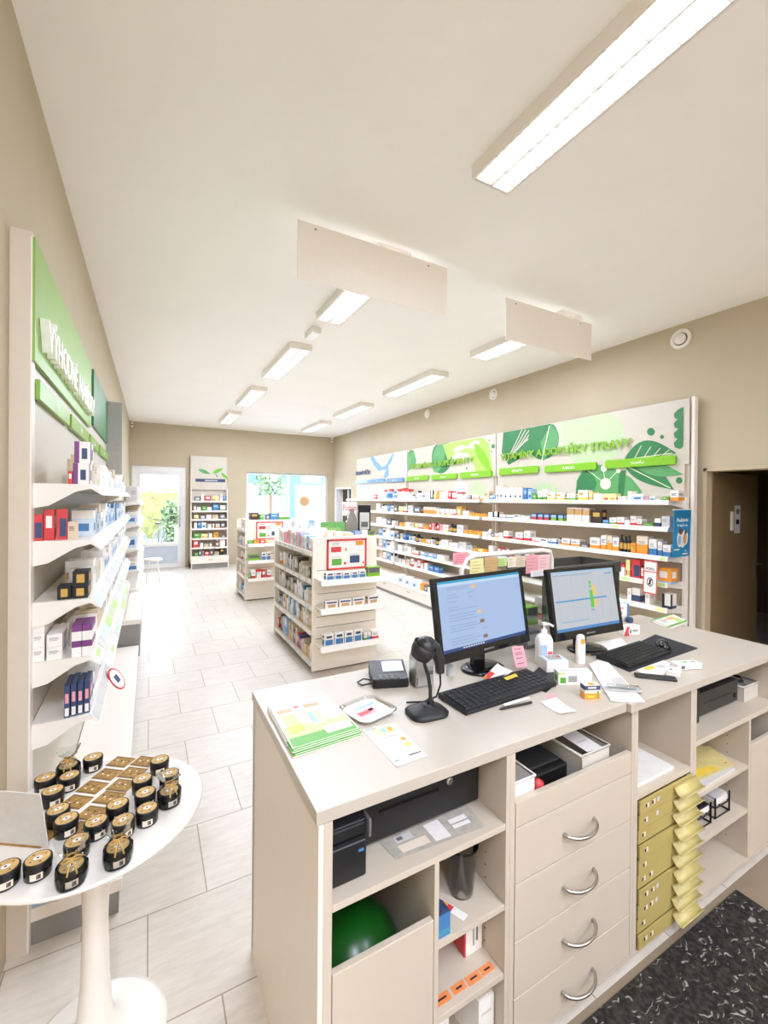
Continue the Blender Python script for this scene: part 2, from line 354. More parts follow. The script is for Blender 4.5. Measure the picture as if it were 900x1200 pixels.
for x in (WX0, xm, WX1-.06): mb.box(x, x+.06, YB+.08, YB+.15, WZ0+.003, WZ1-.001, frame_w)
for xa, xb in ((WX0+.06, xm), (xm+.06, WX1-.06)):
    mb.box(xa, xb, YB+.08, YB+.15, WZ1-.05, WZ1-.001, frame_w); mb.box(xa, xb, YB+.08, YB+.15, WZ0+.003, WZ0+.06, frame_w)
mb.part("window_frame", t0, .003)
mb = MB(); mb.box(WX0+.06, xm, YB+.11, YB+.116, WZ0+.06, WZ1-.05, pane); mb.part('pane', t0)
mb = MB(); mb.box(xm+.06, WX1-.06, YB+.11, YB+.116, WZ0+.06, WZ1-.05, pane); mb.part('pane', t0)
mb = MB(); mb.box(WX0, WX1, YB-.12, YB+.08, WZ0-.03, WZ0+.002, white); mb.part('window_sill', t0, .004)
# ------------------------------------------------------------------ street outside
pave = mat('paving_outside', '#b4b4b2', rough=.8, var=.08, scale=3)
mb = MB(); mb.box(-14, 22, YB+t, 40, -.2, -.02, pave); struct(mb, 'ground_outside', 'pale paved forecourt outside the shop')
hed = mat('hedge_leaves', '#8d8850', rough=.8, var=.35, scale=5); hed2 = mat('shrub_leaves', '#7d8f62', rough=.8, var=.4, scale=9)
def leafy(mb, x0, x1, y0, y1, z0, z1, n, s, m, rnd):
    for i in range(n):
        c = Vector((rnd.uniform(x0, x1), rnd.uniform(y0, y1), rnd.uniform(z0, z1))); u = Vector([rnd.uniform(-1, 1) for _ in range(3)]).normalized()
        v = u.orthogonal().normalized(); k = s*rnd.uniform(.6, 1.3); mb.quad(c-u*k, c-v*k*.5, c+u*k, c+v*k*.5, m)
rnd = random.Random(4)
mb = MB(); mb.box(-5, 2.6, 21.2, 22.2, 0, 1.95, hed); leafy(mb, -5, 2.6, 21.0, 22.2, .02, 2.1, 1500, .11, hed, rnd)
mb.solo('hedge', 'yellow-green hedge beyond the glass door', 'hedge', kind='stuff')
mb = MB(); leafy(mb, .45, 1.15, 19.2, 19.8, .0, 1.3, 420, .12, hed2, rnd); leafy(mb, .6, 1.0, 19.3, 19.7, 1.0, 1.6, 120, .1, hed2, rnd); mb.tube([(.8, 19.5, -.02), (.8, 19.5, 1)], .03, C('brown'))
mb.solo('shrub', 'green shrub in front of the yellow hedge outside', 'plant')
wo = mat('outside_wall', '#c4c0b8', rough=.8, var=.03); bo = mat('shop_blue', '#5580bd', rough=.5, var=.05); go = mat('shop_glass', '#a3b6c6', rough=.15, var=.2, scale=1.2)
t0 = thing('shop_building', 'white shop building with blue fascia across the street', 'building', (8, 26, 0))
mb = MB(); mb.box(2.9, 16, 26, 30, -.05, 4.6, wo); mb.part('wall', t0)
mb = MB(); mb.box(4.2, 15, 25.9, 26.02, 2.62, 3.35, bo)
for x in (4.2, 7.15, 10.1): mb.box(x, x+.5, 25.88, 26.02, 0, 3.35, bo)
mb.part('blue_fascia', t0, label='blue fascia and blue pillars')
for i, (x0, x1) in enumerate(((4.8, 7.0), (7.75, 10.0), (10.7, 13.5))):
    mb = MB(); mb.box(x0, x1, 25.93, 26.01, .3, 2.55, go); mb.part('shop_window', t0)
mb = MB(); mb.box(8.0, 9.3, 25.85, 25.92, 2.68, 3.3, C('lblue')); text_mb(mb, 'OC', frame((8.65, 25.84, 2.98), (1, 0, 0), (0, 0, 1)), height=.4, m=C('white'), bold=.03); mb.part('shop_sign', t0, label='light blue sign lettered OC')
mb = MB(); mb.box(9.5, 10.5, 25.85, 25.92, 2.7, 3.3, C('lgreen')); mb.box(5.6, 6.6, 25.85, 25.92, 2.7, 3.25, C('white')); mb.part('poster_board', t0)
mb = MB(); mb.box(-8, -.5, 30, 33, 0, 3.2, wo); mb.box(-8.2, -.3, 29.8, 33.2, 3.2, 3.35, C('tan')); mb.solo('low_building', 'pale low building above the hedge outside', 'building')
mb = MB(); mb.tube([(4.9, 20.4, -.02), (4.9, 20.4, 2.0)], .08, C('brown')); leafy(mb, 4.2, 5.6, 20, 21, 1.9, 3.5, 420, .14, hed2, rnd); mb.solo('street_tree', 'small green tree outside the left window pane', 'tree')
mb = MB(); mb.box(.82, 1.3, 14.6, 14.9, -.02, 2.5, wo); mb.solo('pillar', 'white pillar just outside the glass door', 'pillar')
mb = MB(); mb.box(.75, 1.15, 15.9, 16.3, -.02, .75, C('beige')); mb.box(.72, 1.18, 15.87, 16.33, .75, .8, C('tan')); mb.solo('planter', 'beige planter box on the forecourt by the pillar', 'planter', bevel=.01)
t0 = thing('bicycle', 'dark bicycle leaning outside the glass door', 'bicycle', (.3, 15.5, -.02), 1.3)
for x in (-.5, .5):
    mb = MB(); mb.tube([(x+.33*math.cos(q*PI/12), 0, .34+.33*math.sin(q*PI/12)) for q in range(24)], .018, C('dgrey'), 6, True)
    for q in range(8): mb.tube([(x, 0, .34), (x+.32*math.cos(q*PI/4), 0, .34+.32*math.sin(q*PI/4))], .003, C('grey'), 4)
    mb.part('wheel', t0, local=True)
mb = MB(); fm = C('dgrey')
for q in ([(-.5, 0, .34), (-.12, 0, .34), (.35, 0, .82)], [(-.5, 0, .34), (-.2, 0, .8), (.35, 0, .82)], [(-.12, 0, .34), (-.22, 0, .92)], [(.5, 0, .34), (.32, 0, 1.0)]): mb.tube(q, .017, fm, 6)
mb.part('frame', t0, local=True)
mb = MB(); mb.box(-.36, -.1, -.06, .06, .92, .97, C('black')); mb.part('saddle', t0, .02, local=True)
mb = MB(); mb.tube([(.26, -.27, 1.05), (.34, -.1, 1.02), (.34, .1, 1.02), (.26, .27, 1.05)], .014, C('black'), 6); mb.part('handlebar', t0, local=True)
t0 = thing('pavement_sign', 'slate-blue folding pavement board outside the door', 'sign', (-.12, 13.4, -.02))
sb = mat('slate_board', '#7d8ba3', rough=.6)
mb = MB(); mb.prism([(-.25, 0), (-.2, 0), (.02, .72), (-.03, .74)], -.02, .45, sb, axis=1); mb.T = Matrix.Identity(4); mb.T = Matrix.Translation((0, 0, 0)); mb.part('board', t0, .004, local=True)
mb = MB(); mb.prism([(.28, 0), (.33, 0), (.02, .74), (-.02, .72)], -.02, .45, sb, axis=1); mb.part('board', t0, .004, local=True)
# ------------------------------------------------------------------ ceiling lights
tubem = mat('lamp_tube', '#ffffff', emit='#f4f6ff', es=2.6)
louv = mat('louvre_aluminium', '#dcdcda', rough=.3, var=.02)
LAMP_W = 15
def light_fix(name_label, x0, x1, y0, y1, group='ceiling lights in two rows', W=20):
    t0 = thing('ceiling_light', name_label, 'light', ((x0+x1)/2, (y0+y1)/2, ZC-.075), group=group)
    mb = MB(); zt, zb = ZC-.001, ZC-.075
    mb.box(x0, x0+.008, y0, y1, zb, zt, whitem); mb.box(x1-.008, x1, y0, y1, zb, zt, whitem); mb.box(x0+.008, x1-.008, y0, y0+.008, zb, zt, whitem); mb.box(x0+.008, x1-.008, y1-.008, y1, zb, zt, whitem)
    mb.box(x0+.008, x1-.008, y0+.008, y1-.008, zt-.01, zt, whitem); mb.part('housing', t0)
    w = x1-x0
    for k in (.27, .73):
        mb = MB(); mb.tube([(x0+w*k, y0+.03, ZC-.042), (x0+w*k, y1-.03, ZC-.042)], .015, tubem, 10); mb.part('lamp_tube', t0)
    mb = MB(); xs = (.03, .235, .32, .5, .68, .765, .97)
    for k in (.04, .5, .96): mb.box(x0+w*k-.003, x0+w*k+.003, y0+.008, y1-.008, zb+.002, zb+.03, louv)
    n = int((y1-y0)/.055)
    for i in range(n+1):
        y = y0+.012+(y1-y0-.026)*i/n; mb.box(x0+.01, x1-.01, y, y+.0016, zb+.002, zb+.024, louv)
    mb.part('louvre', t0)
    la = bpy.data.lights.new('lamp_glow', 'AREA'); la.shape = 'RECTANGLE'; la.size = w-.03; la.size_y = y1-y0-.04; la.energy = W*(y1-y0); la.color = (.74, .82, 1)
    lo = bpy.data.objects.new('lamp_glow', la); COL.objects.link(lo); lo.location = ((x0+x1)/2, (y0+y1)/2, zb-.004); lo.parent = t0; lo.matrix_parent_inverse = WM[t0.name].inverted()
    return t0
ords = ['nearest', 'second', 'third', 'fourth']
light_fix('large near louvred ceiling light at the top right corner', 1.5, 1.755, .32, 1.86, W=4.5)
for x0, x1, y0, y1, lab in ((1.45, 1.71, -1.6, -.25, 'added louvred ceiling light behind the counter, out of view'), (-.36, -.1, -1.9, -.55, 'added louvred ceiling light close to the left wall, out of view'), (1.45, 1.71, -3.6, -2.25, 'added unseen louvred ceiling light by the rear wall'), (3.36, 3.64, -3.6, -2.25, 'louvred ceiling light by the rear wall on the staff side, added out of view')): light_fix(lab, x0, x1, y0, y1, W=(22 if y0 > -2 else 50) if x0 > 0 and x0 < 3 else 52, group='added ceiling lights out of view')  # fixtures added out of view to light counter front, ceiling and left wall
for nm, x0, x1, ys in (('left', 1.39, 1.65, ((2.73, 4.06), (4.93, 6.36), (7.15, 8.55), (9.4, 10.76))), ('right', 3.36, 3.64, ((2.82, 4.17), (4.98, 6.42), (7.3, 8.68), (9.48, 10.9)))):
    for i, (y0, y1) in enumerate(ys):
        lab = ['louvred ceiling light behind the hanging white board in the %s row', 'second louvred ceiling light from the counter in the %s row',
               'third louvred ceiling light from the counter in the %s row', 'farthest louvred ceiling light in the %s row'][i] % nm
        light_fix(lab, x0, x1, y0, y1, W=25 if nm == 'left' else 17)
# hanging white boards
for nm, x0, x1, y, z0, z1, lab in (('a', .79, 1.925, 2.665, 3.07, 3.43, 'wide white blank board hanging below the ceiling, left one'), ('b', 2.6, 3.7, 2.76, 3.06, 3.41, 'white blank board hanging below the ceiling, right one')):
    t0 = thing('hanging_board', lab, 'sign', ((x0+x1)/2, y, z0), group='hanging white boards')
    mb = MB(); mb.box(x0, x1, y-.004, y+.004, z0, z1, mat('board_white', '#f6f0e8', rough=.35, var=.01)); mb.part('board', t0, .001)
    xl = 1.52 if nm == 'a' else 3.5; yl = 2.73 if nm == 'a' else 2.82
    for dx in (-.08, .08):
        mb = MB(); mb.box(xl+dx-.008, xl+dx+.008, y+.004, yl, ZC-.074, ZC-.071, whitem); mb.part('bracket', t0)
    for q in (.1, .85):
        mb = MB(); xx = x0+(x1-x0)*q; mb.T = frame((xx, y-.0042, z1-.03), (1, 0, 0), (0, 0, 1)); mb.lathe([(.006, 0), (.006, .002)], C('dgrey'), 10); mb.part('screw', t0)
t0 = thing('ceiling_emergency_light', 'tiny white emergency light box between two ceiling lights', 'light', (1.5, 4.5, ZC-.06))
mb = MB(); mb.box(1.455, 1.56, 4.38, 4.62, ZC-.06, ZC, whitem); mb.part('housing', t0, .006)
mb = MB(); mb.box(1.465, 1.55, 4.39, 4.61, ZC-.066, ZC-.06, mat('opal', '#ffffff', rough=.3)); mb.part('diffuser', t0, .002)
# round wall vents
for y, z, r, lab in ((2.45, 3.35, .1, 'white round wall vent above the doorway side, nearest'), (5.2, 3.36, .085, 'white round wall vent, middle of three'), (7.05, 3.37, .08, 'small white round wall vent, farthest of three')):
    t0 = thing('wall_vent', lab, 'vent', (XR, y, z), group='round vents high on the right wall', M=frame((XR, y, z), (0, -1, 0), (0, 0, 1)))
    mb = MB(); mb.lathe([(r, 0), (r, .012), (r*.93, .02), (r*.72, .022), (r*.62, .004)], whitem, 32, caps=False); mb.part('ring', t0, local=True)
    mb = MB(); mb.lathe([(r*.5, .002), (r*.55, .02), (r*.45, .032), (0.001, .036)], whitem, 32, caps=False); mb.part('disc', t0, local=True)
    mb = MB(); mb.lathe([(r*.7, 0.0005), (r*.7, .0015)], mat('vent_shadow', '#6b655e', rough=.9), 24); mb.part('throat', t0, local=True)
for x, y, lab in ((-.36, 11.9, 'small white camera high in the far left corner'), (4.57, 11.85, 'small white camera high in the far right corner')):
    t0 = thing('ceiling_camera', lab, 'camera', (x, y, ZC-.16))
    mb = MB(); mb.box(x-.025, x+.025, y-.03, y+.03, ZC-.15, ZC-.03, whitem); mb.part('housing', t0, .008)
    mb = MB(); mb.box(x-.01, x+.01, y-.01, y+.1, ZC-.04, ZC, whitem); mb.part('bracket', t0)
    mb = MB(); mb.T = frame((x, y-.03, ZC-.1), (1, 0, 0), (0, 0, 1)); mb.lathe([(.016, 0), (.016, .006)], black, 14); mb.part('lens', t0)
mb = MB(); mb.box(1.0, 8.4, YF, .955, 0, .0004, mat('staff_floor_vinyl', '#8d7d68', rough=.5, var=.12, scale=9)); struct(mb, 'floor_staff', 'brown-grey floor behind the counter')
# dark speckled mat behind the counter
def mat_rug():
    m = bpy.data.materials.new('speckled_mat'); m.use_nodes = True; nt = m.node_tree; b = nt.nodes['Principled BSDF']; L = nt.links.new
    tc = nt.nodes.new('ShaderNodeTexCoord'); d = nt.nodes.new('ShaderNodeTexNoise'); d.inputs['Scale'].default_value = 14; d.inputs['Detail'].default_value = 2
    L(tc.outputs['Object'], d.inputs['Vector'])
    ad = nt.nodes.new('ShaderNodeVectorMath'); ad.operation = 'MULTIPLY_ADD'; ad.inputs[1].default_value = (.13, .13, .13); L(d.outputs['Color'], ad.inputs[0]); L(tc.outputs['Object'], ad.inputs[2])
    mp = nt.nodes.new('ShaderNodeMapping'); mp.inputs['Scale'].default_value = (24, 82, 1); mp.inputs['Rotation'].default_value = (0, 0, .35); L(ad.outputs[0], mp.inputs['Vector'])
    v = nt.nodes.new('ShaderNodeTexVoronoi'); v.inputs['Scale'].default_value = 1; L(mp.outputs['Vector'], v.inputs['Vector'])
    r = nt.nodes.new('ShaderNodeValToRGB'); e = r.color_ramp.elements; e[0].position = .0; e[0].color = (1, 1, 1, 1); e[1].position = .34; e[1].color = (0, 0, 0, 1); L(v.outputs['Distance'], r.inputs['Fac'])
    sp = nt.nodes.new('ShaderNodeSeparateColor'); L(v.outputs['Color'], sp.inputs[0])
    gt = nt.nodes.new('ShaderNodeMath'); gt.operation = 'GREATER_THAN'; gt.inputs[1].default_value = .42; L(sp.outputs[0], gt.inputs[0])
    ml = nt.nodes.new('ShaderNodeMath'); ml.operation = 'MULTIPLY'; L(gt.outputs[0], ml.inputs[0]); L(r.outputs['Color'], ml.inputs[1])
    n2 = nt.nodes.new('ShaderNodeTexNoise'); n2.inputs['Scale'].default_value = 60; L(tc.outputs['Object'], n2.inputs['Vector'])
    r2 = nt.nodes.new('ShaderNodeValToRGB'); r2.color_ramp.elements[0].color = lin('#0f0d09'); r2.color_ramp.elements[1].color = lin('#3b372f'); r2.color_ramp.elements[0].position = .4; r2.color_ramp.elements[1].position = .75; L(n2.outputs['Fac'], r2.inputs['Fac'])
    mx = nt.nodes.new('ShaderNodeMix'); mx.data_type = 'RGBA'; L(ml.outputs[0], mx.inputs[0]); L(r2.outputs['Color'], mx.inputs[6]); mx.inputs[7].default_value = lin('#b5b1a6'); L(mx.outputs[2], b.inputs['Base Color'])
    b.inputs['Roughness'].default_value = .9; return m
mb = MB(); mb.box(.55, 2.26, -1.2, .93, 0.0005, .007, mat_rug()); mb.solo('floor_mat', 'dark mat with white flecks on the floor behind the counter', 'mat', bevel=.002)
# ------------------------------------------------------------------ camera, world, render settings
cam = bpy.data.cameras.new('camera'); co = bpy.data.objects.new('camera', cam); COL.objects.link(co); SC.camera = co
cam.sensor_fit = 'HORIZONTAL'; cam.sensor_width = 36; cam.lens = F/900*36; cam.shift_x = (450-CX)/900; cam.shift_y = (CY-600)/900; cam.clip_start = .02
Mc = Matrix.Identity(4)
for i, c in enumerate((RT, UP, -FW)):
    for j in range(3): Mc[j][i] = c[j]
for j in range(3): Mc[j][3] = EYE[j]
co.matrix_world = Mc
wd = bpy.data.worlds.new('sky'); SC.world = wd; wd.use_nodes = True; nt = wd.node_tree; bg = nt.nodes['Background']
tc = nt.nodes.new('ShaderNodeTexCoord'); sx = nt.nodes.new('ShaderNodeSeparateXYZ'); rp = nt.nodes.new('ShaderNodeValToRGB')
nt.links.new(tc.outputs['Generated'], sx.inputs[0]); nt.links.new(sx.outputs['Z'], rp.inputs['Fac']); nt.links.new(rp.outputs['Color'], bg.inputs['Color'])
rp.color_ramp.elements[0].color = (.95, .97, 1, 1); rp.color_ramp.elements[1].color = (.6, .75, 1, 1); bg.inputs['Strength'].default_value = 7
sl = bpy.data.lights.new('sun', 'SUN'); sl.energy = 2; sl.angle = .02; so = bpy.data.objects.new('sun', sl); COL.objects.link(so); so.rotation_euler = (math.radians(52), 0, math.radians(160)); so.location = (0, 30, 20)
vs = SC.view_settings; vs.view_transform = 'Standard'; vs.look = 'None'; vs.gamma = 1; vs.use_curve_mapping = False; vs.exposure = 0.6
SC.cycles.use_denoising = True; SC.cycles.max_bounces = 12; SC.cycles.diffuse_bounces = 9; SC.cycles.transparent_max_bounces = 12
SC.cycles.sample_clamp_indirect = 6; SC.cycles.caustics_reflective = False; SC.cycles.caustics_refractive = False
# ------------------------------------------------------------------ long shelving on the right wall
XS, XFs, XD = 4.56, 4.28, 3.82            # sign plane, shelf front edge, base front
panelm = mat('sign_white', '#cac2b3', rough=.45, var=.02)
backm = mat('shelf_back', '#c9bda9', rough=.6, var=.03)
g1 = mat('leaf_dark', '#327d47', rough=.5, var=.14, scale=5); g2 = mat('leaf_mid', '#5c9f60', rough=.5, var=.12, scale=5); g3 = mat('leaf_pale', '#bccfa2', rough=.5, var=.06)
g4 = mat('leaf_lime', '#a8cc5e', rough=.5, var=.1, scale=4); lim = mat('plaque_lime', '#7fbb1e', rough=.4, var=.04); bl1 = mat('leaf_blue', '#7fa6d8', rough=.5, var=.1); bl2 = mat('leaf_pale_blue', '#dfe6ea', rough=.5)
blp = mat('plaque_blue', '#6f95bd', rough=.4); blq = mat('plaque_pale_blue', '#a3bfe2', rough=.4); txtw = mat('letter_white', '#f7f5ee', rough=.4); txtd = mat('letter_navy', '#3a5578', rough=.4); limt = mat('letter_lime', '#86b52a', rough=.4)
cream = mat('leaf_vein', '#ecebcf', rough=.5)
def spx(pts, x): return [(x, P(a, b, 0, XS).y, P(a, b, 0, XS).z) for a, b in pts]
def ell(cx, cy, rx, ry, n=24, a0=0, a1=2*PI, rot=0):
    o = []
    for k in range(n):
        q = a0+(a1-a0)*k/(n-1 if a1-a0 < 6 else n); x, y = rx*math.cos(q), ry*math.sin(q)
        o.append((cx+x*math.cos(rot)-y*math.sin(rot), cy+x*math.sin(rot)+y*math.cos(rot)))
    return o
def leafpx(x0, y0, x1, y1, w, n=12, bend=0):     # outline of a leaf from base to tip, half width w px
    dx, dy = x1-x0, y1-y0; L = math.hypot(dx, dy); nx, ny = -dy/L, dx/L; up = []; dn = []
    for k in range(n+1):
        s = k/n; h = w*math.sin(PI*s**.8); b = bend*math.sin(PI*s); up.append((x0+dx*s+nx*(h+b), y0+dy*s+ny*(h+b))); dn.append((x0+dx*s+nx*(-h+b), y0+dy*s+ny*(-h+b)))
    return up+dn[::-1][1:-1]
class Art:                                       # flat print on the sign, layer by layer
    def __init__(s, mb, lim): s.mb = mb; s.k = 0; s.lim = lim
    def __call__(s, poly, m):
        s.k += 1; v = [(x, min(max(y, s.lim[0]), s.lim[1]), min(max(z, 1.75), 2.715)) for x, y, z in spx(poly, XS-.0006-.00015*s.k)]; a = sum((v[i][1]*v[(i+1) % len(v)][2]-v[(i+1) % len(v)][1]*v[i][2]) for i in range(len(v)))
        if a > 0: v = v[::-1]
        s.mb.add(v, [tuple(range(len(v)))], m)
    def line(s, x0, y0, x1, y1, w, m):
        dx, dy = x1-x0, y1-y0; L = math.hypot(dx, dy); nx, ny = -dy/L*w/2, dx/L*w/2; s([(x0+nx, y0+ny), (x1+nx, y1+ny), (x1-nx, y1-ny), (x0-nx, y0-ny)], m)
def clip_top(px, py): return py
ticket = [C('white'), C('lyellow'), C('lgreen'), C('white'), C('cream'), C('white')]
def price_rail(shelf, y0, y1, x, z, seed, h=.045, colour=True):
    r = random.Random(seed); mb = MB(); m = whitem
    mb.add([(x, y0, z), (x, y1, z), (x-.018, y1, z-h), (x-.018, y0, z-h), (x+.006, y0, z-h), (x+.006, y1, z-h), (x+.006, y0, z), (x+.006, y1, z)],
           [(0, 1, 2, 3), (3, 2, 5, 4), (0, 3, 4, 6), (1, 7, 5, 2), (0, 6, 7, 1), (4, 5, 7, 6)], m)
    y = y0+.02
    while y < y1-.06:
        w = r.uniform(.05, .12)
        if r.random() < .72:
            c = r.choice(ticket) if colour else C('white'); e = .0012
            a = lambda u, yy: (x-.018*u-e, yy, z-h*u+.0004)
            mb.quad(a(.15, y), a(.15, y+w), a(.85, y+w), a(.85, y), c)
        y += w+r.uniform(.005, .04)
    return mb.part('price_rail', shelf)
ZS = [1.72, 1.465, 1.185, .935, .695, .465]
def wall_unit(label, y0, y1, art, plaques, text, seed):
    t0 = thing('wall_shelf_unit', label, 'shelf unit', (XS, (y0+y1)/2, 0), group='white shelf units along the right wall')
    mb = MB(); mb.box(XS+.02, XS+.05, y0, y1, 0, 2.1, backm); mb.part('back_panel', t0)
    for yy in (y0+.005, y1-.035):
        mb = MB(); mb.box(XS-.03, XS+.05, yy, yy+.03, 0, 1.76, whitem); mb.part('upright', t0, .003)
    mb = MB(); mb.box(XS, XS+.03, y0, y1, 2.08 if y1 < 8 else 2.08, 2.72, panelm); mb.box(XS, XS+.02, y0+.04, y1-.04, 1.73, 2.08, panelm)
    A = Art(mb, (y0+.006, y1-.006)); art(A); sp = mb.part('sign_panel', t0)
    for (pp, m, s) in plaques:
        q = [P(a, b, 0, XS) for a, b in pp]; ya, yb = max(q[0].y, q[3].y), min(q[1].y, q[2].y); z1 = (q[0].z+q[1].z)/2; z0 = (q[2].z+q[3].z)/2
        mb = MB(); r = .012; mb.prism([(yb+r, z0), (ya-r, z0), (ya, z0+r), (ya, z1-r), (ya-r, z1), (yb+r, z1), (yb, z1-r), (yb, z0+r)], XS-.03, XS-.002, m, axis=0)
        text_mb(mb, s, frame((XS-.0305, (ya+yb)/2, (z0+z1)/2), (0, -1, 0), (0, 0, 1)), height=.034, depth=.0012, m=txtw); mb.part('plaque', sp)
    for s, pa, pb, hpx, m in text:
        q0 = P(pa[0], pa[1], 0, XS); q1 = P(pb[0], pb[1], 0, XS)
        mb = MB(); yc = (q0.y+q1.y)/2; zc = (q0.z+q1.z)/2
        text_mb(mb, s, frame((XS-.02, yc, zc), (0, -1, 0), (0, 0, 1)), width=abs(q0.y-q1.y), height=hpx, depth=.012, m=m, bold=.02)
        mb.part('lettering', sp)
    for i, z in enumerate(ZS):
        mb = MB(); ya, yb = y0+.03, y1-.03; mb.box(XFs, XS+.02, ya, yb, z-.022, z, whitem)
        for yy in (ya, yb-.004): mb.prism([(XFs+.01, z-.02), (XS, z-.02), (XS, z-.075), (XFs+.01, z-.035)], yy, yy+.004, whitem, axis=1)
        sh = mb.part('shelf', t0); price_rail(sh, ya, yb, XFs, z+.006, seed*10+i)
    mb = MB(); mb.box(XD, XS+.02, y0, y1, .2, .225, white); mb.part('base_deck', t0, .003)
    mb = MB(); mb.box(XD+.02, XD+.03, y0, y1, 0, .05, greym); mb.part('plinth', t0, label='grey plinth strip')
    n = 3; w = (y1-y0)/n
    for k in range(n):
        mb = MB(); mb.box(XD+.004, XD+.024, y0+k*w+.004, y0+(k+1)*w-.004, .052, .198, white); dr = mb.part('base_drawer', t0, .002)
        mb = MB(); yc = y0+(k+.5)*w; mb.box(XD-.004, XD+.004, yc-.05, yc+.05, .15, .162, steel); mb.part('drawer_pull', dr)
    return t0
def artC(A):
    A(ell(690, 512, 24, 34, rot=.5), g3); A(ell(707, 510, 22, 30, rot=-.2), g3); A(ell(668, 507, 10, 22), g3); A(ell(722, 505, 9, 14), g3); A(ell(640, 575, 14, 9), g3)
    A([(590, 500), (622, 497), (636, 500), (628, 520), (612, 536), (596, 545), (588, 530)], g1)
    for k in range(6): A.line(594+k*4, 541-k*4.5, 612+k*4, 503+k*.6, 1.1, panelm)
    A(ell(637, 516, 18, 23, rot=.15), g1); A([(636, 540), (634, 518), (646, 497), (653, 505), (655, 518), (650, 531)], g2); A.line(634, 544, 644, 499, 1, cream)
    for x, y, r in ((763, 506, 4.6), (776, 512, 2.4), (796, 563, 3.8), (608, 548, 0)): r and A(ell(x, y, r, r, 16), g1)
    A([(675, 577), (676, 563), (682, 552), (694, 544), (708, 545), (722, 550), (740, 560), (752, 575), (752, 582), (676, 582)], g2)
    A([(675, 577), (677, 563), (683, 554), (692, 549), (700, 566), (694, 582), (676, 582)], g1); A([(726, 552), (734, 551), (731, 582), (724, 582)], g1)
    A(leafpx(732, 545, 790, 574, 12, bend=-4), g1); A(leafpx(731, 540, 793, 531, 11, bend=-9), g1); A(leafpx(744, 545, 801, 556, 8), g2)
    for k in range(4): A.line(744+k*11, 537-k*1.2, 752+k*11, 522+k*1.6, 1, panelm)
    A.line(734, 546, 786, 572, 1, cream); A.line(738, 538, 788, 531, .9, cream)
    A.line(710, 567, 707, 549, .7, cream); A.line(710, 567, 689, 551, .7, cream); A.line(710, 567, 724, 552, .7, cream)
    A(ell(710, 567, 6.3, 6.6, 18), cream); A(ell(708, 549, 3.6, 3.8, 14), cream); A(ell(725, 551.5, 2.7, 2.9, 14), cream)
    for y in (483, 494, 506, 517): A([(801, y-6), (800.4, y+6), (797, y+9), (791, y+7), (790, y+2), (795, y-3)], g1)
def artB(A):
    A(ell(518, 535, 12, 20, rot=.1), g1); A(ell(514, 536, 7, 18, rot=.2), g2)
    A([(519, 521), (532, 517), (556, 514), (566, 513), (573, 520), (578, 558), (560, 560), (553, 538), (548, 531), (535, 530), (525, 540)], g4)
    A([(530, 527), (541, 521), (548, 523), (555, 516), (563, 517), (557, 526), (546, 525), (534, 531)], panelm); A(leafpx(556, 519, 577, 556, 5), lim)
    A([(478, 531), (481, 526), (485, 528), (488, 540), (486, 547), (483, 549), (478, 552)], g2)
    A([(577, 580), (581, 510), (583, 510), (583, 541), (579.5, 541)], panelm); A([(581, 508), (583.2, 508), (583.2, 541), (581, 541)], g1)
    for x, y, r in ((578, 523, 2), (573.5, 516, .8), (547, 549, .9), (576, 529, .8)): A(ell(x, y, r, r*1.3, 12), g1)
    A(ell(540, 575, 9, 11), bl2); A(ell(560, 575, 8, 12), g3)
def artA(A):
    A([(434, 536), (438, 535), (447, 547), (452, 546), (460, 531.5), (462, 531), (459, 541), (452, 550), (444, 552), (438, 545)], bl1); A([(453, 549), (455, 546), (456, 556), (453, 560), (449, 560)], bl1)
    A([(438, 535), (447, 533.5), (446, 541), (442, 542)], bl2); A([(462, 531), (476, 528.5), (468, 534), (462, 546), (457, 551)], bl2); A(ell(472, 548, 5, 9), bl2)
def rc(x0, x1, l0, l1, r0, r1): return [(x0, l0), (x1, r0), (x1, r1), (x0, l1)]
wall_unit('wall shelf unit under white sign with big green leaves and vitamin lettering', 2.31, 5.0, artC,
          [(rc(586.5, 632, 549.5, 557, 545.5, 554), lim, 'IMUNITA'), (rc(640, 700, 546.5, 554.5, 541, 549.5), lim, 'KARDIO'), (rc(711, 793, 540, 549, 533, 544.5), lim, 'DOSPĚLÍ')],
          [('VITAMÍNY A DOPLŇKY STRAVY', (588, 533), (741.5, 519), .13, limt)], 3)
wall_unit('wall shelf unit under white sign with lime leaf picture, middle of three', 5.02, 7.6, artB,
          [(rc(478, 503, 558.5, 564, 557, 562.5), lim, 'KLOUBY'), (rc(507, 536.5, 557, 562.5, 554.5, 561), lim, 'MINERÁLY'), (rc(540.5, 577, 554, 560.5, 551, 559), lim, 'IMUNITA')],
          [('VITAMÍNY A SUPLEMENTY', (483, 546), (556, 538.5), .12, limt)], 2)
wall_unit('wall shelf unit under white sign with blue leaf picture, farthest of three', 7.62, 10.1, artA,
          [(rc(417.5, 432, 563.5, 567, 562.5, 566), blq, 'ZUBY'), (rc(434, 451.5, 562, 566, 561, 565), blp, 'OČI'), (rc(454, 474, 561, 565, 560, 564.5), blp, 'KŮŽE A VLASY')],
          [('ÚSTNÍ PÉČE', (418, 554.5), (434.5, 552.5), .11, txtd)], 1)
mb = MB(); mb.box(XS+.015, XR-.03, 2.268, 2.3, 0, 2.73, whitem); mb.solo('end_panel', 'narrow white end panel of the shelf wall beside the doorway', 'panel', bevel=.003)
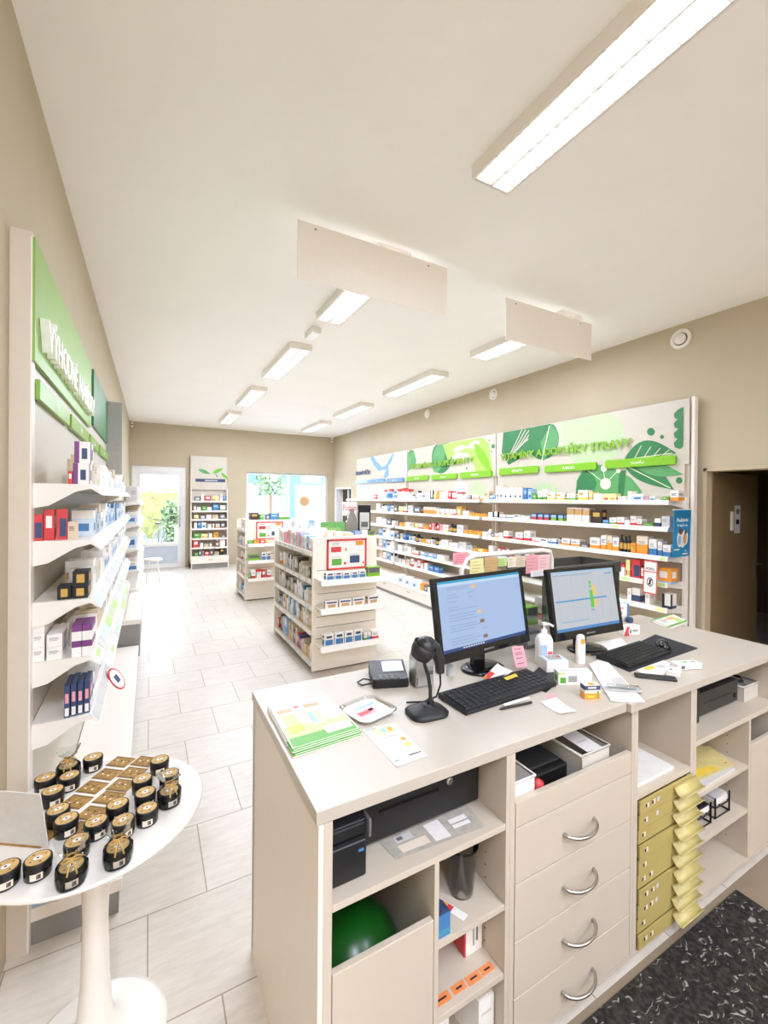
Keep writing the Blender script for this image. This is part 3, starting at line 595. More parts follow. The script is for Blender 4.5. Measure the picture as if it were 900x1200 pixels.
# products, read off the photograph row by row: left px, right px, height px, style
R1 = '437.5-441,5,rd 443-447,5,w0 448-451,11,Bt 452-457,12,Bb 459-462,9,BB 465.5-469,12,wt 470-474,13,wt 474.5-478.5,12,wt 481-484,5,Bd 487-491,10,Bd 494-499,6,wn 500-504,8,wl 504-507,11,wk 508-510.5,6,ye 511.5-514.5,10,or 515-518,9,w0 518-521,9,w0 521-524,9,w0 525.5-528.5,10,rd 530-535,8,wr 535.5-541,9,wt 541.5-546,4,wp 549.5-552,5,nr 553-556,6,wo 556.5-560,5,wo 563-567,4,wo 567-573,10,be 574-577,5,wb 577-580,6,lb 581-585,17,wd 585-589.5,17,wd 590-595,15,wd 595.5-601,15,wd 601.5-606.5,15,wd 607-612,15,wd 613-617.5,14,bl 618.5-623,13,lb 624-628.5,7,gr 630-634.5,11,wg 635.5-640.5,13,wg 641-650.5,9,wy 652-661.5,9,wy 664-674,8,wg 677-689,12,wy 690-694,10,ye 695-705.5,8,w0 706-722,8,ye 724-734,5,wl 735.5-739.5,11,w0 740-754,8,cp 755-760,4,pk 761-768,5,cp 768.5-774,3,wp 775.5-783.5,5,gr 785-795,12,wo'
R2 = '441-445,9,wl 445.5-449.5,8,Bd 450.5-453.5,7,w0 454-457,8,bl 457.5-461,7,wn 461.5-465.5,7,dg 467-471.5,7,ye 472.5-476.5,7,wr 478-484,9,gy 484.5-493,8,dg 496-499.5,8,ot 500-503,8,ot 503.5-507,8,ot 507.5-511,8,ot 511.5-514,7,w0 514.5-517,7,wo 517.5-520,7,w0 520.5-523,7,wo 523.5-526,7,w0 527-530,7,wp 530.5-534,7,wr 534.5-541,11,go 542-549.5,6,wl 550-556,4,or 556.5-562.5,4,or 563-569,4,or 572-577,6,w0 577.5-583,7,wk 585-592.5,4,wr 593.5-601,4,wb 601.5-609,5,wn 610-620.5,4,wp 622-629,8,nr 630-636.5,8,nr 637-643.5,8,nr 645-652.5,8,ng 653.5-660.5,8,ng 664-672.5,17,tn 673-681.5,17,tn 682-690.5,17,tn 692-705.5,16,br 706-713.5,5,bl 714-722,8,wg 722.5-731,9,wr 731.5-738,6,w0 738.5-745.5,11,wr 746-752,8,wr 752.5-765.5,4,gr 767-774,10,wv 775-785,13,gy'
R3 = '441-447,8,wl 447.5-452.5,7,w0 453-458,8,dg 459-462,6,w0 468-474,5,or 474.5-479.5,6,w0 480-485,6,be 486-489.5,6,ye 490-494.5,6,wr 496-502,5,or 503-505.5,8,rd 506-508.5,8,pk 509-511.5,9,Bk 512-514.5,8,rd 515-517.5,8,pk 518.5-521.5,8,wl 522-525,8,wy 526-529.5,10,Bk 530-534,9,Bk 535-543,10,gy 544-549,5,or 549.5-554,5,or 554.5-559,5,or 559.5-564,5,or 565-569.5,5,w0 570.5-574.5,9,Bw 575.5-579,5,dg 579.5-583.5,5,wo 584.5-588.5,6,wl 590-595,9,wr 604-612.5,9,wr 614-621,12,wr 623-631.5,5,wr 632-641.5,5,wn 642-652,6,wb 653-657,8,Bs 658-667.5,8,wo 669-679,8,wo 680-689.5,4,dg 691-703,13,wo 704-710.5,17,wo 711-717,17,ot 717.5-725,16,wo 725.5-729.5,20,Bk 730-734,19,Bk 734.5-738.5,20,Bk 739-745,12,or 745.5-759,21,ot 760-769.5,19,wb 770.5-775.5,17,wb 776.5-786,14,wb'
R4 = '464.5-468,7,dg 469-472,7,be 472.5-475.5,8,bl 478-481,7,BB 482-485,8,Bd 486-489.5,9,Bk 490-493.5,6,Bs 494-498.5,5,or 499-503.5,5,wo 504-506.5,8,Bd 507-509.5,8,Bs 510-512.5,9,Bk 513.5-516,6,Bw 517-525,8,wl 525.5-536,6,w0 537-546.5,9,gy 547-553.5,6,si 554-559.5,4,or 560-565.5,4,ye 566-571.5,4,or 572.5-577.5,10,w0 582-585.5,10,Br 587-590.5,10,Br 591.5-595,9,Bn 596-600,10,Br 602-605.5,9,Bn 606-609.5,8,wo 610-613.5,8,Bn 615-620,8,w0 693-700,10,Bn 701-706.5,9,wl 708-714,12,wy 714.5-721,8,wn 722-732,14,wt 733-738,20,ye 739.5-750,22,rb 751-756,13,wr 771-787,17,ow'
R5 = '466-471,8,w0 471.5-476.5,10,Bw 477-482,8,w0 483-490,5,wr 493-497,5,cp 497.5-502,5,lb 502.5-506.5,5,cp 507-511,5,lb 512-520.5,6,w0 735-739.5,14,wl 740.5-750,16,wv 756-761,15,wl 775.5-786,17,wk'
R6 = '466-470,5,gy 470.5-474.5,5,wl 475.5-480,7,be 481-484.5,9,wr 485-488.5,9,wt 489-492,9,wr 492.5-495.5,9,wt 497-501,8,w0 502-508,7,bl 508.5-514.5,7,bl'
def read(s): return [(float(a.split(',')[0].split('-')[0]), float(a.split(',')[0].split('-')[1]), float(a.split(',')[1]), a.split(',')[2]) for a in s.split()]
KIND[:] = ['supplement_carton', 'supplement_bottle']
names = ['top shelf', 'second shelf', 'third shelf', 'fourth shelf', 'fifth shelf', 'sixth shelf']
for k, s in enumerate((R1, R2, R3, R4, R5, R6)):
    items = []; xf = XFs+.02
    for a, b, h, sty in read(s):
        p = on_line(a, xf, ZS[k]); q = on_line(b, xf, ZS[k]); w = proj(((xf), (p.y+q.y)/2, ZS[k]))[2]
        items.append((p.y, q.y, ZS[k]+.0005, max(.02, h*w/F), sty))
    put_row(items, 'right wall '+names[k], 'products on the right wall '+names[k], xf, -PI/2, 'left', .12, .215)
items = []
for a, b, h, sty in read('467-471,10,cp 471.5-475,8,w0 475.5-479,10,cp 479.5-483,8,w0 483.5-487.5,9,cp 488.5-492,7,w0 492.5-496.5,8,or 497-500.5,7,dg 501-504.5,6,w0 505-508.5,7,wo'):
    p = on_line(a, XD+.1, .225); q = on_line(b, XD+.1, .225); w = proj((XD+.1, (p.y+q.y)/2, .225))[2]; items.append((p.y, q.y, .2255, h*w/F, sty))
put_row(items, 'right wall base deck', 'products on the right wall base deck', XD+.1, -PI/2, 'left', .12)
for k, zz in ((3, .935), (4, .695), (5, .465)):
    items = []
    for i, (a, b) in enumerate(((444, 448), (448.5, 452.5), (453, 457), (457.5, 461.5))):
        p = on_line(a, XFs+.02, zz); q = on_line(b, XFs+.02, zz); items.append((p.y, q.y, zz+.0005, .15+.03*((i*7+k) % 3), ['cp', 'w0', 'wn', 'lb', 'wp', 'be'][(i*5+k) % 6]))
    put_row(items, 'far blue unit '+names[k], 'products on the far blue unit '+names[k], XFs+.02, -PI/2, 'left', .14)
# blue poster hung from the shelf end
t0 = thing('hanging_poster', 'bright blue hanging poster with nut picture beside the doorway', 'poster', (4.29, 2.24, 1.2))
bp = mat('poster_blue', '#2f8bbd', rough=.4, var=.04)
mb = MB(); mb.T = frame((4.29, 2.225, 1.42), (.995, .03, .01), (.035, 0, 1)); mb.box(-.15, .15, -.215, .215, -.002, .002, bp)
mb.box(-.15, .15, .12, .215, .0021, .0025, mat('poster_blue_dark', '#287aa9', rough=.4))
text_mb(mb, 'Podzimní', frame((0, .125, .0026), (1, 0, 0), (0, 1, 0)), height=.036, width=.2, depth=.0006, m=txtw, bold=.02); text_mb(mb, '8 tipů na', frame((0, .075, .0026), (1, 0, 0), (0, 1, 0)), height=.03, width=.18, depth=.0006, m=txtw, bold=.02)
for i, (x, y, rx, ry, c) in enumerate(((-.04, -.05, .05, .075, 'white'), (.05, -.04, .055, .07, 'white'), (-.03, .02, .035, .03, 'brown'), (.05, -.05, .035, .05, 'tan'), (-.045, -.06, .03, .045, 'lblue'), (.06, .01, .025, .02, 'dgrey'), (.01, -.11, .03, .02, 'white'))):
    mb.add([(a, b, .0027+.0002*i) for a, b in ell(x, y, rx, ry, 18)], [tuple(range(18))], C(c))
for x, y, w in ((-.09, -.145, .09), (.07, -.165, .02), (.06, -.19, .09)): mb.box(x-w/2, x+w/2, y-.005, y+.005, .0027, .0031, txtw)
mb.part('poster_sheet', t0)
mb = MB(); mb.box(4.15, 4.45, 2.226, 2.236, 1.634, 1.644, whitem); mb.box(4.40, 4.42, 2.235, 2.338, 1.636, 1.642, whitem); mb.part('hanger', t0)
# small red framed notice on the shelf front
t0 = thing('framed_notice', 'small red-bordered notice with crossed-out phone symbol on the shelves', 'sign', (4.2, 2.48, .82))
mb = MB(); c0 = Vector((4.225, 2.475, .98)); mb.T = frame(c0, (-.12, -.99, 0), (.04, 0, 1)); ww, hh = .072, .16; rdm = C('red')
mb.box(-ww, ww, -hh, hh, -.003, 0, C('white')); b = .012
for q in ((-ww, ww, hh-b, hh), (-ww, ww, -hh, -hh+b), (-ww, -ww+b*.7, -hh, hh), (ww-b*.7, ww, -hh, hh), (-ww, ww, .05, .058)): mb.box(q[0], q[1], q[2], q[3], 0, .002, rdm)
text_mb(mb, 'SÚKL', frame((0, .085, .0005), (1, 0, 0), (0, 1, 0)), height=.03, width=.1, depth=.001, m=C('dgrey'), bold=.02)
n = 28; ring = [(.034*math.cos(2*PI*k/n), .044*math.sin(2*PI*k/n)-.045) for k in range(n)]; inn = [(.026*math.cos(2*PI*k/n), .035*math.sin(2*PI*k/n)-.045) for k in range(n)]
mb.add([(x, y, .001) for x, y in ring+inn], [(k, (k+1) % n, n+(k+1) % n, n+k) for k in range(n)], C('black')); mb.box(-.009, .009, -.072, -.018, .0012, .0016, C('black'))
mb.add([(-.024, -.075, .0018), (-.018, -.08, .0018), (.024, -.015, .0018), (.018, -.01, .0018)], [(0, 1, 2, 3)], C('black')); mb.part('notice_sheet', t0)
mb = MB(); mb.box(4.225, 4.285, 2.47, 2.48, 1.125, 1.135, whitem); mb.part('clip', t0)
# bag and sign stand in the far corner in front of the blue unit
SX, SY = 3.5, 7.75
t0 = thing('display_stand', 'slim stand with grey bag and black framed card by the far shelves', 'display stand', (SX, SY, 0))
mb = MB(); mb.lathe([(.2, 0), (.2, .02), (.03, .03)], greym, 24, (SX, SY, 0)); mb.tube([(SX, SY, .02), (SX, SY, 1.62)], .02, whitem); mb.part('pole', t0)
mb = MB(); mb.box(SX-.29, SX+.28, SY-.26, SY+.02, .98, 1.0, whitem); mb.box(SX-.24, SX+.24, SY-.03, SY+.03, .95, .98, whitem); mb.part('tray', t0)
mb = MB(); mb.box(SX, SX+.26, SY-.1, SY-.085, 1.0, 1.6, black); mb.box(SX+.03, SX+.23, SY-.104, SY-.1, 1.13, 1.46, C('lgrey')); mb.box(SX+.06, SX+.2, SY-.107, SY-.104, 1.18, 1.28, C('dgrey')); mb.part('framed_card', t0)
mb = MB(); mb.T = Matrix.Translation((SX-.13, SY-.1, 1.0)); mb.lathe([(.1, 0), (.13, .08), (.125, .25), (.08, .38), (.035, .47), (.05, .53)], mat('grey_cloth', '#8a8178', rough=.8, bump=.4, scale=20), 16, sq=.45); mb.T = Matrix.Identity(4); mb.part('cloth_bag', t0)
mb = MB(); mb.box(SX-.29, SX+.02, SY-.012, SY, 1.4, 1.66, C('white')); text_mb(mb, 'Podzim', frame((SX-.14, SY-.013, 1.55), (1, 0, 0), (0, 0, 1)), width=.28, height=.12, depth=.001, m=C('red')); mb.part('header_card', t0, label='white header card with red script')
KIND[:] = ['display_carton', 'bottle']
for i, (x, c, h) in enumerate(((-.22, 'bl', .11), (-.08, 'lb', .12), (.07, 'w0', .13), (.21, 'Gp', .11))): product(c, (SX+x, SY-.25, 1.0005), 0, .12, .08, h, '%s, %s from left, far display stand tray' % (desc(c), nth(i)), 'cartons on the display stand tray')
# ------------------------------------------------------------------ gondolas
gm = mat('gondola_white', '#f1e9dc', rough=.45, var=.02); gback = mat('gondola_slats', '#dfd1bb', rough=.5, var=.03)
def round_panel(mb, x0, x1, y0, y1, z0, z1, m, r=.04):
    pts = [(x0, z0), (x1, z0)]+[(x1-r+r*math.cos(a*PI/12), z1-r+r*math.sin(a*PI/12)) for a in range(7)]+[(x0+r+r*math.cos(PI/2+a*PI/12), z1-r+r*math.sin(PI/2+a*PI/12)) for a in range(7)]
    mb.prism(pts, y0, y1, m, axis=1)
def tilt_shelf(t0, x0, x1, yf, yb, z, seed):            # end shelf with a sloped ticket edge facing the counter
    mb = MB(); mb.box(x0, x1, yf, yb, z-.015, z, gm)
    for x in (x0+.05, x1-.055): mb.prism([(yb, z-.015), (yf+.02, z-.015), (yb, z-.08)], x, x+.005, gm, axis=0)
    sh = mb.part('end_shelf', t0, .001)
    mb = MB(); mb.add([(x0, yf, z+.006), (x1, yf, z+.006), (x1, yf-.02, z-.045), (x0, yf-.02, z-.045), (x0, yf+.005, z-.045), (x1, yf+.005, z-.045)], [(0, 3, 2, 1), (3, 4, 5, 2), (0, 1, 5, 4), (0, 4, 3), (1, 2, 5)], whitem)
    mb.part('price_rail', sh)
def gondola(label, x0, x1, y0, y1, zt, levels, ends, seed):
    t0 = thing('gondola', label, 'shelf unit', ((x0+x1)/2, (y0+y1)/2, 0), group='free-standing gondola shelves'); xc = (x0+x1)/2
    for ya, yb in ((y0, y0+.03), (y1-.03, y1)):
        mb = MB(); round_panel(mb, x0, x1, ya, yb, .02, zt, gm)
        if ya == y0:
            for z in (1.0, .77, .545, .44, .33): mb.box(x0+.04, x1-.02, ya-.001, ya, z, z+.006, mat('slat_groove', '#8d7f6c', rough=.7))
        mb.part('end_panel', t0, .002)
    mb = MB(); mb.box(xc-.012, xc+.012, y0+.03, y1-.03, .1, zt-.06, gback); mb.part('back_panel', t0)
    mb = MB(); mb.box(x0+.04, x1-.04, y0+.03, y1-.03, 0, .085, greym); mb.part('plinth', t0, label='grey plinth')
    for i, z in enumerate(levels):
        for s in (-1, 1):
            xa, xb = (x0+.005, xc-.012) if s < 0 else (xc+.012, x1-.005)
            mb = MB(); mb.box(xa, xb, y0+.03, y1-.03, z-.02, z, gm); sh = mb.part('shelf', t0)
            xe = x0+.004 if s < 0 else x1-.004
            mb = MB(); mb.box(min(xe, xe+s*.012), max(xe, xe+s*.012), y0+.035, y1-.035, z-.04, z+.006, whitem)
            if s < 0:
                r = random.Random(seed*7+i); y = y0+.06
                while y < y1-.12:
                    w = r.uniform(.05, .09)
                    if r.random() < .7: mb.quad((xe-.0128, y, z-.035), (xe-.0128, y+w, z-.035), (xe-.0128, y+w, z+.002), (xe-.0128, y, z+.002), r.choice([C('white'), C('lgrey'), C('cream'), C('paleblue')]))
                    y += w+r.uniform(.01, .06)
            mb.part('price_rail', sh)
    for i, z in enumerate(ends): tilt_shelf(t0, x0+.015, x1-.02, y0-.2, y0, z, i)
    return t0
KIND[:] = ['medicine_carton', 'medicine_bottle']
GL = [1.18, .905, .65, .405, .1]
gondola('white gondola shelf nearest the counter, with red-framed poster on its end', 1.395, 2.09, 4.1, 5.6, 1.325, GL, (.935, .665, .31), 1)
gondola('white gondola shelf standing behind the nearest gondola', 1.395, 2.09, 7.54, 8.35, 1.34, GL, (.965, .69, .4), 2)
gondola('white gondola shelf with green header card, between window and right wall', 1.98, 2.75, 6.4, 7.3, 1.2, [1.0, .75, .5, .25], (), 3)
def gen_row(seed, y0, y1, z, hmin, hmax, pal, wmin, wmax, gap=.12):
    r = random.Random(seed); y = y0; o = []
    while y < y1-.02:
        w = r.uniform(wmin, wmax)
        if y+w > y1: break
        if r.random() > gap: o.append((y, y+w, z+.0005, r.uniform(hmin, hmax), r.choice(pal)))
        y += w+r.uniform(.002, .01)
    return o
cool = ['w0', 'wl', 'cp', 'lb', 'gy', 'w0', 'wn', 'cp', 'si', 'be']
pals = [['w0', 'wp', 'cp', 'gy', 'wl', 'w0', 'lb', 'gy', 'pk'], ['gy', 'dg', 'w0', 'be', 'wo', 'lb', 'cp', 'Bs', 'wr'], ['be', 'w0', 'gy', 'wl', 'w0', 'dg', 'bl', 'cp', 'be'], ['dg', 'be', 'lb', 'w0', 'w0', 'cp', 'wl', 'wt', 'go'], ['or', 'rd', 'lb', 'bl', 'w0', 'be', 'gy', 'wl', 'cp', 'br']]
hs = [(.12, .17), (.09, .16), (.1, .19), (.1, .19), (.1, .22)]
lv = ['top', 'second', 'third', 'fourth', 'lowest']
for k, z in enumerate(GL):
    it = gen_row(30+k, 4.15, 5.52, z, hs[k][0], hs[k][1], pals[k], .028, .065, .08 if k else .02)[::-1]
    it = [(b, a, c, d, e) for a, b, c, d, e in it]
    put_row(it, 'nearest gondola %s aisle shelf' % lv[k], 'products on the %s aisle shelf of the nearest gondola' % lv[k], 1.42, -PI/2, 'left', .13, .19)
    it = [(b, a, c, d, e) for a, b, c, d, e in gen_row(60+k, 7.6, 8.28, z, .09, .16, cool+['or', 'wr'], .05, .09, .15)[::-1]]
    put_row(it, 'second gondola %s aisle shelf' % lv[k], 'products on the %s aisle shelf of the second gondola' % lv[k], 1.42, -PI/2, 'left', .13, .11 if k == 0 else .19)
    if k == 0:
        it = gen_row(44, 4.2, 5.5, z, .1, .15, ['w0', 'ot', 'be', 'wr', 'gy', 'wo'], .05, .1, .1); put_row([(a, b, c, d, e) for a, b, c, d, e in it], 'nearest gondola far-side shelf', 'products on the far-side top shelf of the nearest gondola', 2.05, PI/2, 'front', .12)
def row_px(s, y, z, where, group, depth=.07, ry=0, hmax=9, sq=None):       # products facing the counter, px columns on the plane y = const
    for i, (a, b, h, sty) in enumerate(read(s)):
        if sq: a, b = sq[0]+(a-sq[0])*sq[1], sq[0]+(b-sq[0])*sq[1]
        yy = y; p = P(a, proj((1.7, y, z))[1], 1, yy); q = P(b, proj((1.7, y, z))[1], 1, yy); w = proj((q.x, y, z))[2]; wd = (q.x-p.x)*.95
        product(sty, ((p.x+q.x)/2, y, z+.0005), ry, wd, wd if sty in BST else depth, min(hmax, h*w/F), '%s, %s from left, %s' % (desc(sty), nth(i), where), group)
for s, z, w in (('382-392,9,wB 392.5-401,9,wB 401.5-411,8,wB 411.5-420,8,wB 420.5-429,8,wB 431-445.5,11,Gp', .935, 'upper'), ('381-396.5,9,wi 397-412.5,9,wi 413-427.5,9,wi 431-444.5,9,wi', .665, 'middle'), ('380-391.5,14,wB 392-403.5,14,wB 404-414,14,wB 414.5-424.5,14,wB 426.5-430.5,8,wg 431-434.5,8,wb 435.5-444,9,wr', .31, 'lower')):
    row_px(s, 3.92, z, 'nearest gondola %s end shelf' % w, 'cartons on the %s end shelf of the nearest gondola' % w)
for s, z, w in (('290.5-297,4,gr 297.5-304,5,or 304.5-311,4,rd 311.5-316,4,ye', .965, 'upper'), ('291-305,7,Gp 306.5-312,9,wB 312.5-317.5,9,wB', .69, 'middle'), ('291-294,5,gr 294.5-299.5,10,wr 300.5-306,10,wt 306.5-311.5,9,rd 313-318,9,wr', .4, 'lower')):
    row_px(s, 7.36, z, 'second gondola %s end shelf' % w, 'products on the %s end shelf of the second gondola' % w)
row_px('293-303.5,8,br 304.5-309.5,6,gr 312-316,6,dg 316.5-326,7,bl 327-340,9,wg', 7.75, 1.341, 'top of the second gondola', 'cartons on top of the second gondola', .15)
mb = MB(); mb.box(1.46, 2.03, 7.6, 8.3, 1.3, 1.341, gm); o = mb.part('top_board', bpy.data.objects['gondola.001'])
mb = MB(); mb.box(2.0, 2.73, 6.43, 7.27, 1.14, 1.18, gm); mb.part('top_board', bpy.data.objects['gondola.002'])
row_px('352-357,9,gy 357.5-364,6,Bg 365-371,8,wg', 6.5, 1.18, 'top shelf of the far gondola', 'products on the top shelf of the far gondola', .1)
# framed poster on the gondola end
def framed(label, x0, x1, y, z0, z1):
    t0 = thing('framed_poster', label, 'poster', ((x0+x1)/2, y, z0), group='red-framed posters on gondola ends'); w, h = x1-x0, z1-z0
    mb = MB(); mb.box(x0, x1, y-.004, y, z0, z1, C('white'))
    for a, b, c, d, col in ((.1, .35, .58, .75, 'red'), (.12, .36, .15, .36, 'green'), (.57, .82, .2, .44, 'navy'), (.72, .92, .78, .92, 'orange'), (.44, .5, .6, .7, 'tan'), (.42, .48, .16, .24, 'red'), (.9, .94, .16, .22, 'red'), (.1, .3, .78, .8, 'lgrey'), (.1, .34, .41, .425, 'grey'), (.56, .8, .48, .495, 'grey'), (.12, .3, .84, .87, 'grey')):
        mb.box(x0+a*w, x0+b*w, y-.0052, y-.004, z0+c*h, z0+d*h, C(col))
    mb.part('sheet', t0)
    mb = MB(); b = .018
    for q in ((x0, x1, z1-b, z1), (x0, x1, z0, z0+b), (x0, x0+b, z0, z1), (x1-b, x1, z0, z1)): mb.box(q[0], q[1], y-.009, y+.001, q[2], q[3], C('red'))
    mb.part('frame', t0, label='red frame')
framed('red-framed poster with small pictures on the nearest gondola end', 1.535, 1.965, 4.094, 1.0, 1.305)
framed('red-framed poster on the end of the second gondola', 1.57, 2.02, 7.534, 1.02, 1.315)
p0 = P(377, 612, 1, 6.35); p1 = P(405, 631, 1, 6.35)
t0 = thing('shelf_sign', 'green header card standing on the gondola in front of the window', 'sign', ((p0.x+p1.x)/2, 6.35, 1.19))
mb = MB(); mb.box(p0.x, p1.x, 6.385, 6.395, 1.12, p0.z, mat('card_green', '#6aa85c', rough=.5)); text_mb(mb, 'Sleva', frame(((p0.x+p1.x)/2, 6.3845, p0.z-.1), (1, 0, 0), (0, 0, 1)), width=.25, height=.06, depth=.001, m=C('lgreen')); mb.part('card', t0)
mb = MB(); mb.box(p0.x, p1.x, 6.381, 6.399, 1.1, 1.125, whitem); mb.part('holder', t0)
# round hanging sign in the window
t0 = thing('window_hanger', 'round white disc sign with tan centre hanging in the shop window', 'sign', (3.85, 11.7, 1.75))
c = P(356.5, 587.5, 1, 11.8); mb = MB(); mb.T = frame(c, (1, 0, 0), (0, 0, 1)); mb.lathe([(.2, 0), (.2, .015)], C('white'), 28); mb.lathe([(.13, .0155), (.13, .017)], C('tan'), 24); mb.part('disc', t0)
mb = MB(); mb.tube([(c.x, 11.8, c.z+.2), (c.x, 11.8, 2.42)], .004, steel, 5); mb.part('cord', t0)
t0 = thing('window_display', 'white display table with goods inside the shop window', 'display table', (3.4, 11.55, 0))
mb = MB(); mb.box(2.4, 4.35, 11.3, 11.82, .78, .82, white); mb.part('top', t0)
for x in (2.45, 4.26):
    for y in (11.34, 11.74): mb = MB(); mb.box(x, x+.04, y, y+.04, 0, .78, white); mb.part('leg', t0)
row_px('296-301,18,cp 302-309,14,w0 313-318,22,wl 320-327,16,lb 331-338,20,cp 341-347,16,gy 362-369,14,lb 371-377,10,w0', 11.5, .82, 'shop window table', 'cartons on the shop window table', .12)
KIND[:] = ['remedy_carton', 'remedy_bottle']
# ------------------------------------------------------------------ tall shelf on the end wall
BX0, BX1, BY = .885, 1.735, 11.5
t0 = thing('tall_shelf_unit', 'tall white shelf with green sprout picture between door and window', 'shelf unit', ((BX0+BX1)/2, 11.75, 0))
mb = MB(); mb.box(BX0, BX1, 11.94, 11.98, 0, 2.76, panelm); mb.box(BX0, BX1, 11.9, 11.94, 1.92, 2.76, panelm)
def bpt(px, py, k=0): v = P(px, py, 1, 11.898); return (v.x, 11.898-.0008*k, v.z)
def bart(pts, m, k): mb.add([bpt(a, b, k) for a, b in pts], [tuple(range(len(pts)))], m)
bart(leafpx(232, 550, 247, 555.5, 2.2), g2, 1); bart(leafpx(249, 554.5, 262, 548.5, 2.1), mat('sprout_green', '#6fb536', rough=.5), 2); bart([(252, 555), (253, 555), (255.5, 559), (254.5, 559.5)], g1, 3); bart(leafpx(259, 554, 267.5, 562, 1.6), mat('sprout_green', ''), 4)
bart([(229, 561), (264, 561.5), (264, 565.2), (229, 564.5)], C('navy'), 5); bart([(240, 562.5), (255, 562.8), (255, 563.9), (240, 563.6)], C('lgrey'), 6)
mb.part('back_panel', t0, label='white panel with green sprout picture')
for x in (BX0, BX1-.02):
    mb = MB(); mb.prism([(BY, 0), (11.98, 0), (11.98, 1.95), (11.75, 1.95), (11.62, .3), (BY, .3)], x, x+.02, whitem, axis=0); mb.part('side_panel', t0, .002)
mb = MB(); mb.box(BX0, BX1, BY+.03, 11.94, 0, .115, greym); mb.part('plinth', t0, label='grey plinth')
mb = MB(); mb.box(BX0+.02, BX1-.02, BY, BY+.02, .12, .285, white); dr = mb.part('base_drawer', t0, .003)
mb = MB(); mb.box(1.27, 1.36, BY-.006, BY, .2, .215, C('gold')); mb.part('drawer_pull', dr)
BZ = [1.64, 1.4, 1.19, .965, .725, .5, .29]
for z in BZ:
    mb = MB(); yf = 11.62; mb.box(BX0+.02, BX1-.02, yf, 11.94, z-.02, z, whitem); sh = mb.part('shelf', t0); mb = MB(); mb.box(BX0+.02, BX1-.02, yf-.012, yf, z-.035, z+.006, whitem)
    mb.part('price_rail', sh)
BR = ['227.5-236,5,dg 236.5-240,8,w0 241-249,6,rd 251-259,6,ye 260-264,9,gy 264.5-267.5,6,bl', '227.5-230,5,w0 231-236,4,wl 237.5-243.5,5,gr 244-250,4,w0 251-259,8,bl 260.5-267.5,6,wg', '227.5-233,5,ye 236-241,4,cp 243-249.5,5,w0 250.5-258,5,be 259.5-267.5,6,dg',
      '227.5-231,7,w0 232-236.5,8,bl 237-243,7,cp 244.5-249.5,5,wl 250.5-253.5,7,Bt 255-260,5,wo 261-267,7,dg', '227-236,6,gr 236.5-245,5,ye 246-250.5,5,w0 252-258.5,6,or 262-267,3,dg', '226-233.5,10,rd 235-239,5,w0 240-246,4,be 247-250,4,w0 255-259,9,Bn 260-267,8,w0', '228-232.5,4,gr 233-237,7,dg 237.5-240,8,Bs 240.5-247,5,rd 247.5-252,7,dg 253-259,4,be 260-266,9,br']
bl = ['top', 'second', 'third', 'fourth', 'fifth', 'sixth', 'lowest']
for k, s in enumerate(BR): row_px(s, 11.66, BZ[k], 'end-wall unit %s shelf' % bl[k], 'products on the %s shelf of the end-wall unit' % bl[k], .1, 0, [.24, .2, .17, .18, .2, .18, .17][k], (228, .92))
# stool by the door
t0 = thing('stool', 'small white round stool beside the entrance door', 'stool', (.08, 10.2, 0))
mb = MB(); mb.lathe([(.15, .42), (.17, .43), (.17, .455), (.15, .465)], whitem, 24, (.08, 10.2, 0)); mb.part('seat', t0)
for k in range(4):
    a = PI/4+k*PI/2; mb = MB(); mb.tube([(.08+.1*math.cos(a), 10.2+.1*math.sin(a), .425), (.08+.17*math.cos(a), 10.2+.17*math.sin(a), 0)], .014, whitem, 8); mb.part('leg', t0)
